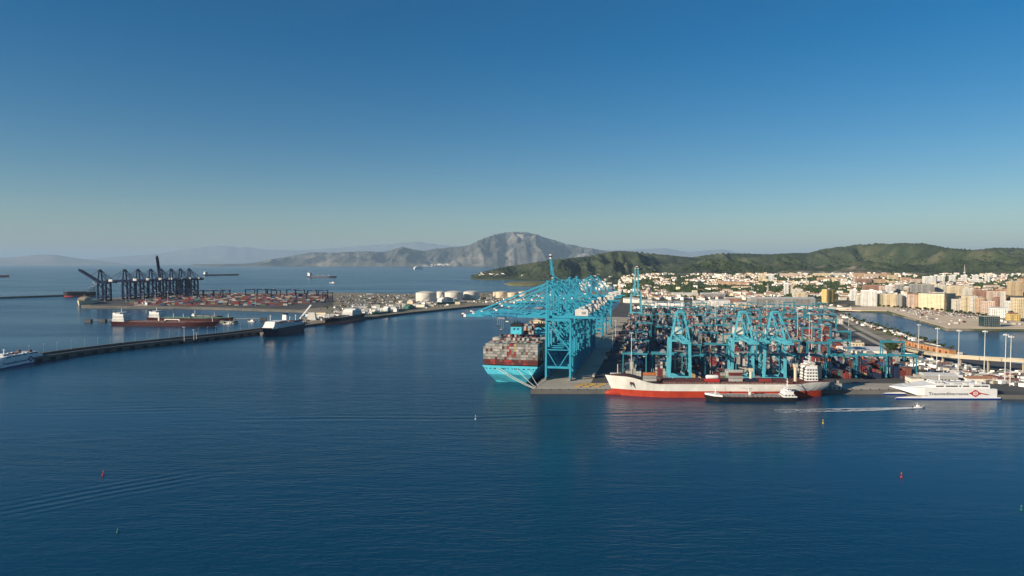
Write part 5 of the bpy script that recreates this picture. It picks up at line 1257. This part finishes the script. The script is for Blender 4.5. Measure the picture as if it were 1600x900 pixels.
def tree_proto(H=9, Rr=3.6, n=260, seed=1):
    r = empty('tree', (0, 0, 0)); g = random.Random(seed); b_ = MB(); b_.bar((0, 0, -.3), (0, 0, H * .55), .55, w2=.3)
    for k in range(4): a = k * 1.6; b_.bar((0, 0, H * .4), (Rr * .6 * math.cos(a), Rr * .6 * math.sin(a), H * .7), .25, w2=.1)
    b_.build('trunk', M_bark, r); b_ = MB()
    for i in range(n):
        a, q = g.uniform(0, 6.28), g.random() ** .5; zz = g.uniform(-1, 1); k = math.sqrt(1 - zz * zz) * (1 + .25 * math.sin(3 * a + seed)); c = Vector((Rr * q * k * math.cos(a), Rr * q * k * math.sin(a), H * .68 + zz * H * .32))
        t1_, t2_ = Vector((g.uniform(-1, 1), g.uniform(-1, 1), g.uniform(-.6, .6))) * .9, Vector((g.uniform(-1, 1), g.uniform(-1, 1), g.uniform(-.6, .6))) * .9
        b_.add([tuple(c - t1_), tuple(c + t2_), tuple(c + t1_), tuple(c - t2_)], [(0, 1, 2, 3)])
    b_.build('crown', M_leaf, r); return r
def palm_proto():
    r = empty('palm_tree', (0, 0, 0)); b_ = MB(); b_.cyl((0, 0, -.3), .35, 9.3, 8, r2=.25); b_.build('trunk', M_bark, r); b_ = MB()
    for i in range(16):
        a = i * 2.4; el = .9 - (i % 4) * .45; pr = Vector((0, 0, 9)); w = .8
        for k in range(4):
            q = pr + Vector((math.cos(a) * math.cos(el), math.sin(a) * math.cos(el), math.sin(el))) * 1.1; s_ = Vector((-math.sin(a), math.cos(a), 0)) * w / 2
            b_.add([tuple(pr - s_), tuple(pr + s_), tuple(q + s_ * .8), tuple(q - s_ * .8)], [(0, 1, 2, 3)]); pr = q; el -= .38; w *= .8
    b_.build('crown', M_leaf, r); return r
TP = [tree_proto(9, 3.8, 260, 1), tree_proto(7, 3.2, 220, 2)]; PP = palm_proto(); tf = [True, True]; pf = True
for i in range(46):
    t_ = i / 45; u = 1318 + 170 * t_ + tr.uniform(-1.5, 1.5); v = float(np.interp(u, [1312, 1345, 1385, 1420, 1450, 1480, 1515], [489, 502, 514, 525, 535.5, 546, 559])) + tr.uniform(0, 2.2)
    if i % 3 == 0: place(PP, pf, at(u, v, 4), tr.uniform(0, 6), f'{ORD[i // 3 + 1]} palm along the harbour mole counting towards the viaduct', 'palm tree', 'palms along the harbour mole', (1, 1, tr.uniform(.7, 1.1))); pf = False
    else:
        k = i % 2; j = i - i // 3
        place(TP[k], tf[k], at(u, v, 4), tr.uniform(0, 6), f'{ORD[min(30, j)]} small tree along the harbour mole counting towards the viaduct', 'tree', 'small trees along the harbour mole', (.8, .8, tr.uniform(.55, .9))); tf[k] = False
for i, (u, v) in enumerate(((1389, 548), (1393, 547), (1397, 548.5), (1391, 550.5), (1396, 551.5))): place(TP[i % 2], False, at(u, v, 4), i, f'dark tree in the clump beside the pale warehouse, {ORD[i + 1]} of five', 'tree', 'clump of dark trees beside the pale warehouse', (1.4, 1.4, 1.3))
for i in range(26):
    u = 1376 + i * 7.0 + tr.uniform(-2, 2); v = float(np.interp(u, [1376, 1410, 1446, 1500, 1540, 1600], [480, 482.5, 485, 489.5, 495, 499])) ; place(TP[i % 2], False, land(u, v), i, f'{ORD[i + 1]} street tree from the left in front of the waterfront blocks', 'tree', 'street trees before the waterfront blocks', (1.2, 1.2, .9))

# ------------------------------------------------------------------ vehicles
VC = {'white': (.75, .75, .73), 'silver': (.45, .46, .47), 'black': (.03, .03, .035), 'red': (.40, .04, .03), 'blue': (.04, .10, .28), 'grey': (.18, .185, .19)}
VM = {k: mat('car_' + k, c, .3, .05) for k, c in VC.items()}
def car_proto(col):
    r = empty('parked_car', (0, 0, 0)); b_ = MB(); prof = [(-2.2, .35, .85), (-2.1, .3, 1.0), (-1.5, .3, 1.02), (1.0, .3, .98), (2.0, .32, .82), (2.2, .4, .65)]
    b_.rings([[(x, -.88, z0), (x, .88, z0), (x, .84, z1), (x, -.84, z1)] for x, z0, z1 in prof]); b_.rings([[(x, -w, .95), (x, w, .95), (x, w * .9, z), (x, -w * .9, z)] for x, w, z in ((-2.0, .8, 1.0), (-1.4, .8, 1.48), (.2, .78, 1.5), (1.05, .78, .99))]); b_.build('body', VM[col], r)
    b_ = MB()
    for s_ in (-1, 1): b_.box((-.6, s_ * .775, 1.05), (1.8, .06, .32))
    b_.box((.66, 0, 1.1), (.1, 1.2, .25)); b_.build('windows', P['glass'], r)
    for x in (-1.35, 1.35):
        for s_ in (-1, 1): b_ = MB(); b_.cyl((0, 0, -.1), .33, .2, 10); w_ = b_.build('wheel', P['black'], r); w_.location = (x, s_ * .84, .33); w_.rotation_euler = (math.pi / 2, 0, 0)
    return r
CP = {k: car_proto(k) for k in VC}; cf = {k: True for k in VC}
vr = random.Random(8); nc = 0
A_, B_, C_, D_ = at(1396, 485.3, 4.62), at(1408, 481, 4.62), at(1535, 499, 4.62), at(1540, 494, 4.62)
for row in range(7):
    for i in range(36):
        if vr.random() < .25: continue
        s = i / 35; q = row / 6; p = A_.lerp(C_, s).lerp(B_.lerp(D_, s), q); k = vr.choices(list(VC), weights=(4, 4, 2.5, 1, 1, 2))[0]
        place(CP[k], cf[k], (p.x, p.y, 4.62), rad(65 + vr.uniform(-3, 3)), f'{k} car in the waterfront car park, {nth(row + 1)} row, {nth(i + 1)} space from the left', 'car', 'cars in the waterfront car park', (1.15, 1.15, 1.15)); cf[k] = False; nc += 1
def truck_proto(col):
    r = empty('container_truck', (0, 0, 0)); b_ = MB(); b_.box((6.8, 0, .9), (2.3, 2.4, 2.3), taper=.94); c = b_.build('cab', VM[col], r); b_ = MB(); b_.box((7.95, 0, 2.0), (.1, 2.0, .8)); b_.build('windscreen', P['glass'], c)
    b_ = MB(); b_.box((-.6, 0, .9), (13, 2.3, .45)); b_.build('chassis', P['black'], r); b_ = MB(); b_.box((-.6, 0, 1.36), (12.2, 2.44, 2.6)); b_.build('load', CM[{'white': 0, 'blue': 9, 'red': 2}[col]], r)
    for x in (-5.6, -4.3, 3.6, 6.9):
        for s_ in (-1, 1): b_ = MB(); b_.cyl((0, 0, -.18), .5, .36, 10); w_ = b_.build('wheel', P['black'], r); w_.location = (x, s_ * 1.05, .5); w_.rotation_euler = (math.pi / 2, 0, 0)
    return r
KP = {k: truck_proto(k) for k in ('white', 'blue', 'red')}; kf = {k: True for k in KP}
for i in range(24):
    k = vr.choice(list(KP)); s, t = vr.choice((52, 55, 81)), 60 + i * 30 + vr.uniform(-8, 8); p = Q(s, t, 4.03); place(KP[k], kf[k], p, math.pi / 2 - QA, f'{k} container truck on the apron, {ORD[i + 1]} from the quay corner', 'truck', 'trucks on the main quay apron'); kf[k] = False
for i in range(30):
    k = vr.choice(('white', 'white', 'blue', 'red')); t_ = (i + .5) / 30; u = 1415 + 185 * t_; v = float(np.interp(u, [1415, 1480, 1540, 1600], [559, 577, 590, 600])) + vr.uniform(-3, 4); place(KP[k], False, at(u, v, 4.06), rad(-62 + vr.uniform(-10, 10)), f'{k} truck parked by the viaduct, {ORD[i + 1]} towards the right edge', 'truck', 'trucks parked by the viaduct')
paint('ochre_frame', (.34, .22, .06), .7)
# yellow spreader frames and fenders on the quay corner
for i in range(9):
    p = at(902 + i * 5.0 + vr.uniform(-.8, .8), 604.5 - (i % 3) * 2, 4.04); r = empty('spreader_frame', p, rad(-12 + vr.uniform(-6, 6)), f'yellow spreader frame lying on the quay corner, {ORD[i + 1]} from the left', 'frame', 'yellow frames on the quay corner')
    for s_ in (-1, 1): b = MB(); b.bar((-3 , s_ * 1.1, .5), (3, s_ * 1.1, .5), .45, .8); b.build('side_beam', P['ochre_frame'], r)
    for x in (-2.8, 0, 2.8): b = MB(); b.bar((x, -1.1, .6), (x, 1.1, .6), .4); b.build('cross_beam', P['ochre_frame'], r)
# fenders and bollards along the front quay
fq = MB()
for i in range(40):
    p = at(832 + i * 14.3, 609.3, 4.0); bb = MB(); bb.cyl((0, 0, 0), .45, .8, 8); o = bb.build('bollard', P['black'], None, (p.x, p.y + 1.6, 4.03)); tag(o, f'black mooring bollard, {ORD[i + 1] if i < 30 else ORD[i - 29] + " past the thirtieth"} along the front quay edge', 'bollard', 'bollards along the front quay')
# small boats beside the short jetty and oil quay clutter
def cabin_boat(u, v, ln, rz, label, m='offwhite'):
    r = empty('small_boat', at(u, v), rz, label, 'boat', 'small boats around the jetties'); hull(ln, ln * .3, ln * .09, .2, sheer=(.1, .5), rake=1).build('hull', [P[m], P['dark_red'], P['grey_deck']], r); b_ = MB(); b_.box((0, ln * .4, ln * .09), (ln * .2, ln * .3, ln * .12)); b_.build('cabin', P['white'], r); mastpole(r, ln * .4, ln * .2, ln * .2, w=.3)
for i, (u, v, ln, rz, lab) in enumerate(((352, 506.2, 22, -1.4, 'small work boat at the short low jetty'), (362, 506.8, 18, 1.5, 'smaller boat moored nose-on at the short low jetty'), (399, 503, 20, 1.2, 'small boat tucked behind the car ferry\'s bow'), (524, 426.5 + 16, 40, 1.4, 'small white boat far out on the bay'))): cabin_boat(u, v, ln, rz, lab)
# white ship loader arm and plant on the oil quay
p = at(479, 500, 4); k = p.y / FPX; r = empty('ship_loader', p, 0, 'white slanting ship loader arm behind the car ferry', 'ship loader')
b = MB(); b.bar((-14, 0, 3), (10, 0, 32), 3.4, 2.6); b.build('arm', P['white'], r); b = MB(); b.box((12, 0, 0), (18, 12, 16), taper=.7); b.build('tower', P['offwhite'], r); b = MB(); b.bar((-12, -3, 0), (-9, -3, 9), 1); b.bar((-12, 3, 0), (-9, 3, 9), 1); b.build('leg', P['steel'], r)
orr = random.Random(17); on_ = 0; SL = []
while on_ < 60:
    u = orr.uniform(480, 900); v = float(np.interp(u, [480, 560, 640, 742, 830, 900], [502, 493, 485, 475, 471, 469])) - orr.uniform(0, 14) * (1 if u > 560 else .6)
    if v < 459.5 or (645 < u < 750 and v < 473.5) or (768 < u < 830 and v < 467.5): continue
    p = at(u, v, 4.0); r = empty('oil_port_shed', p, rad(orr.uniform(-25, 25)), ('low pale shed on the oil quay near the black tanker' if u < 600 else 'low pale shed on the oil quay in front of the tanks' if u < 760 else 'low pale shed on the oil quay near the blue cranes'), 'shed', 'low sheds of the oil quay'); SL.append((r, u, r['label'])); w, d, h = orr.uniform(9, 26), orr.uniform(7, 14), orr.uniform(3.5, 8)
    b = MB(); b.box((0, 0, 0), (w, d, h)); b.build('wall', BM[orr.choice(('white', 'pale', 'grey', 'cream', 'white'))], r); b = MB(); b.box((0, 0, h), (w + .5, d + .5, .5)); b.build('roof', orr.choice((M_flat, M_metal_roof, M_metal_roof)), r); on_ += 1
rank_labels(SL)
# parked vehicles, trailers and stores too small to tell apart
cl = MB(); kr = random.Random(91)
def clutter(n, fu, fv, z, wmax=12):
    for i in range(n):
        u = fu(); v = fv(u); p = at(u, v, z); k = kr.random()
        if k < .55: cl.box(p, (kr.uniform(2, 5), kr.uniform(1.8, 2.2), kr.uniform(1.4, 1.9)), kr.choice((0, 0, 1, 2, 3)), kr.uniform(0, 3))
        elif k < .85: cl.box(p, (kr.uniform(6, wmax), 2.5, kr.uniform(2.6, 3.8)), kr.choice((0, 0, 1, 3, 4, 5)), kr.choice((.3, .3, -.9)) + kr.uniform(-.05, .05))
        else: cl.box(p, (kr.uniform(4, 9), kr.uniform(3, 6), kr.uniform(2.5, 4.5)), kr.choice((0, 4, 4, 1)), kr.uniform(0, 3))
clutter(420, lambda: kr.uniform(520, 900), lambda u: float(np.interp(u, [520, 560, 640, 742, 900], [496, 492, 484, 474.5, 468.5])) - 16 * kr.random() ** 1.3, 4.0)
clutter(160, lambda: kr.uniform(415, 560), lambda u: float(np.interp(u, [415, 480, 560], [519, 504, 494])) - kr.uniform(.5, 7), 4.0, 9)
clutter(330, lambda: kr.uniform(1420, 1640), lambda u: float(np.interp(u, [1420, 1480, 1540, 1640], [562, 575, 586, 598])) + kr.uniform(-8, 12), 4.05)
clutter(260, lambda: kr.uniform(985, 1330), lambda u: kr.uniform(477, 484), 4.0, 18)
clutter(150, lambda: kr.uniform(1312, 1500), lambda u: float(np.interp(u, [1312, 1345, 1385, 1420, 1450, 1480, 1515], [489, 503, 515, 526, 537, 547, 559])) + kr.uniform(.5, 5), 4.03, 8)
clutter(30, lambda: kr.uniform(1400, 1600), lambda u: float(np.interp(u, [1400, 1480, 1600], [488, 508, 509])) - kr.uniform(1, 7), 4.62, 6)
for row in range(15):                                   # trailer park on the reclaimed land
    v = 461.2 + row * 1.55; u = 516 + row * 1.5; ue = 640 - row * 5
    while u < ue:
        p = at(u, v, 4.0); u += kr.uniform(.9, 1.6)
        if float(vn(u / 9, row * .9, 6)) < .12: continue
        cl.box(p, (2.5, kr.uniform(7, 13), kr.uniform(2.2, 3.8)), kr.choice((0, 1, 1, 3, 4, 5, 5)), .25)
clutter(200, lambda: kr.uniform(560, 960), lambda u: 459.5 + 12 * kr.random() if u < 640 or u > 830 else 471.5 + 2 * kr.random(), 4.0, 22)
tag(cl.build('parked_vehicles', [BM['white'], VM['silver'], VM['black'], CM[2], M_conc, CM[9]]), 'parked trailers, vehicles and small stores strewn over the port grounds', 'vehicles', None, 'stuff')
bush = MB()
for i in range(260):
    u = kr.uniform(500, 900); v = float(np.interp(u, [500, 640, 900], [484, 472, 464])) - kr.uniform(0, 12)
    if v < 459.5: continue
    clump(bush, at(u, v, 4), kr.uniform(1.5, 3.5), kr)
for i in range(160):
    u = kr.uniform(1316, 1500); v = float(np.interp(u, [1312, 1345, 1385, 1420, 1450, 1480, 1515], [490, 505, 519, 531, 540, 549, 559])) + kr.uniform(-2, 3); clump(bush, at(u, v, 4), kr.uniform(1.0, 2.6), kr)
tag(bush.build('shrubs', M_leaf), 'low dark shrubs on the oil quay and harbour mole', 'shrubs', None, 'stuff')
for i in range(12):
    t_ = i / 11; u = 1392 + 190 * t_; v = float(np.interp(u, [1392, 1481, 1600], [487, 510.8, 511.5])); p = at(u, v, 4.6); lamp_post((p.x, p.y + 3, 4.6), rad(90), f'{ORD[i + 1]} lamp post from the left along the pale promenade edge', 'lamp posts along the promenade', h=9)
# ------------------------------------------------------------------ haze
hz = MB(); hz.box((0, 40000, -8), (290000, 230000, 1700))
hm = bpy.data.materials.new('haze_air'); hm.use_nodes = True; t = hm.node_tree
for nd in list(t.nodes):
    if nd.type != 'OUTPUT_MATERIAL': t.nodes.remove(nd)
pv = t.nodes.new('ShaderNodeVolumePrincipled'); pv.inputs['Color'].default_value = (.50, .72, .95, 1); pv.inputs['Density'].default_value = 2.3e-5
pv.inputs['Anisotropy'].default_value = 0.0
t.links.new(pv.outputs[0], [x for x in t.nodes if x.type == 'OUTPUT_MATERIAL'][0].inputs['Volume'])
tag(hz.build('haze', hm), 'pale blue sea haze filling the air over the bay', 'haze', kind='stuff')
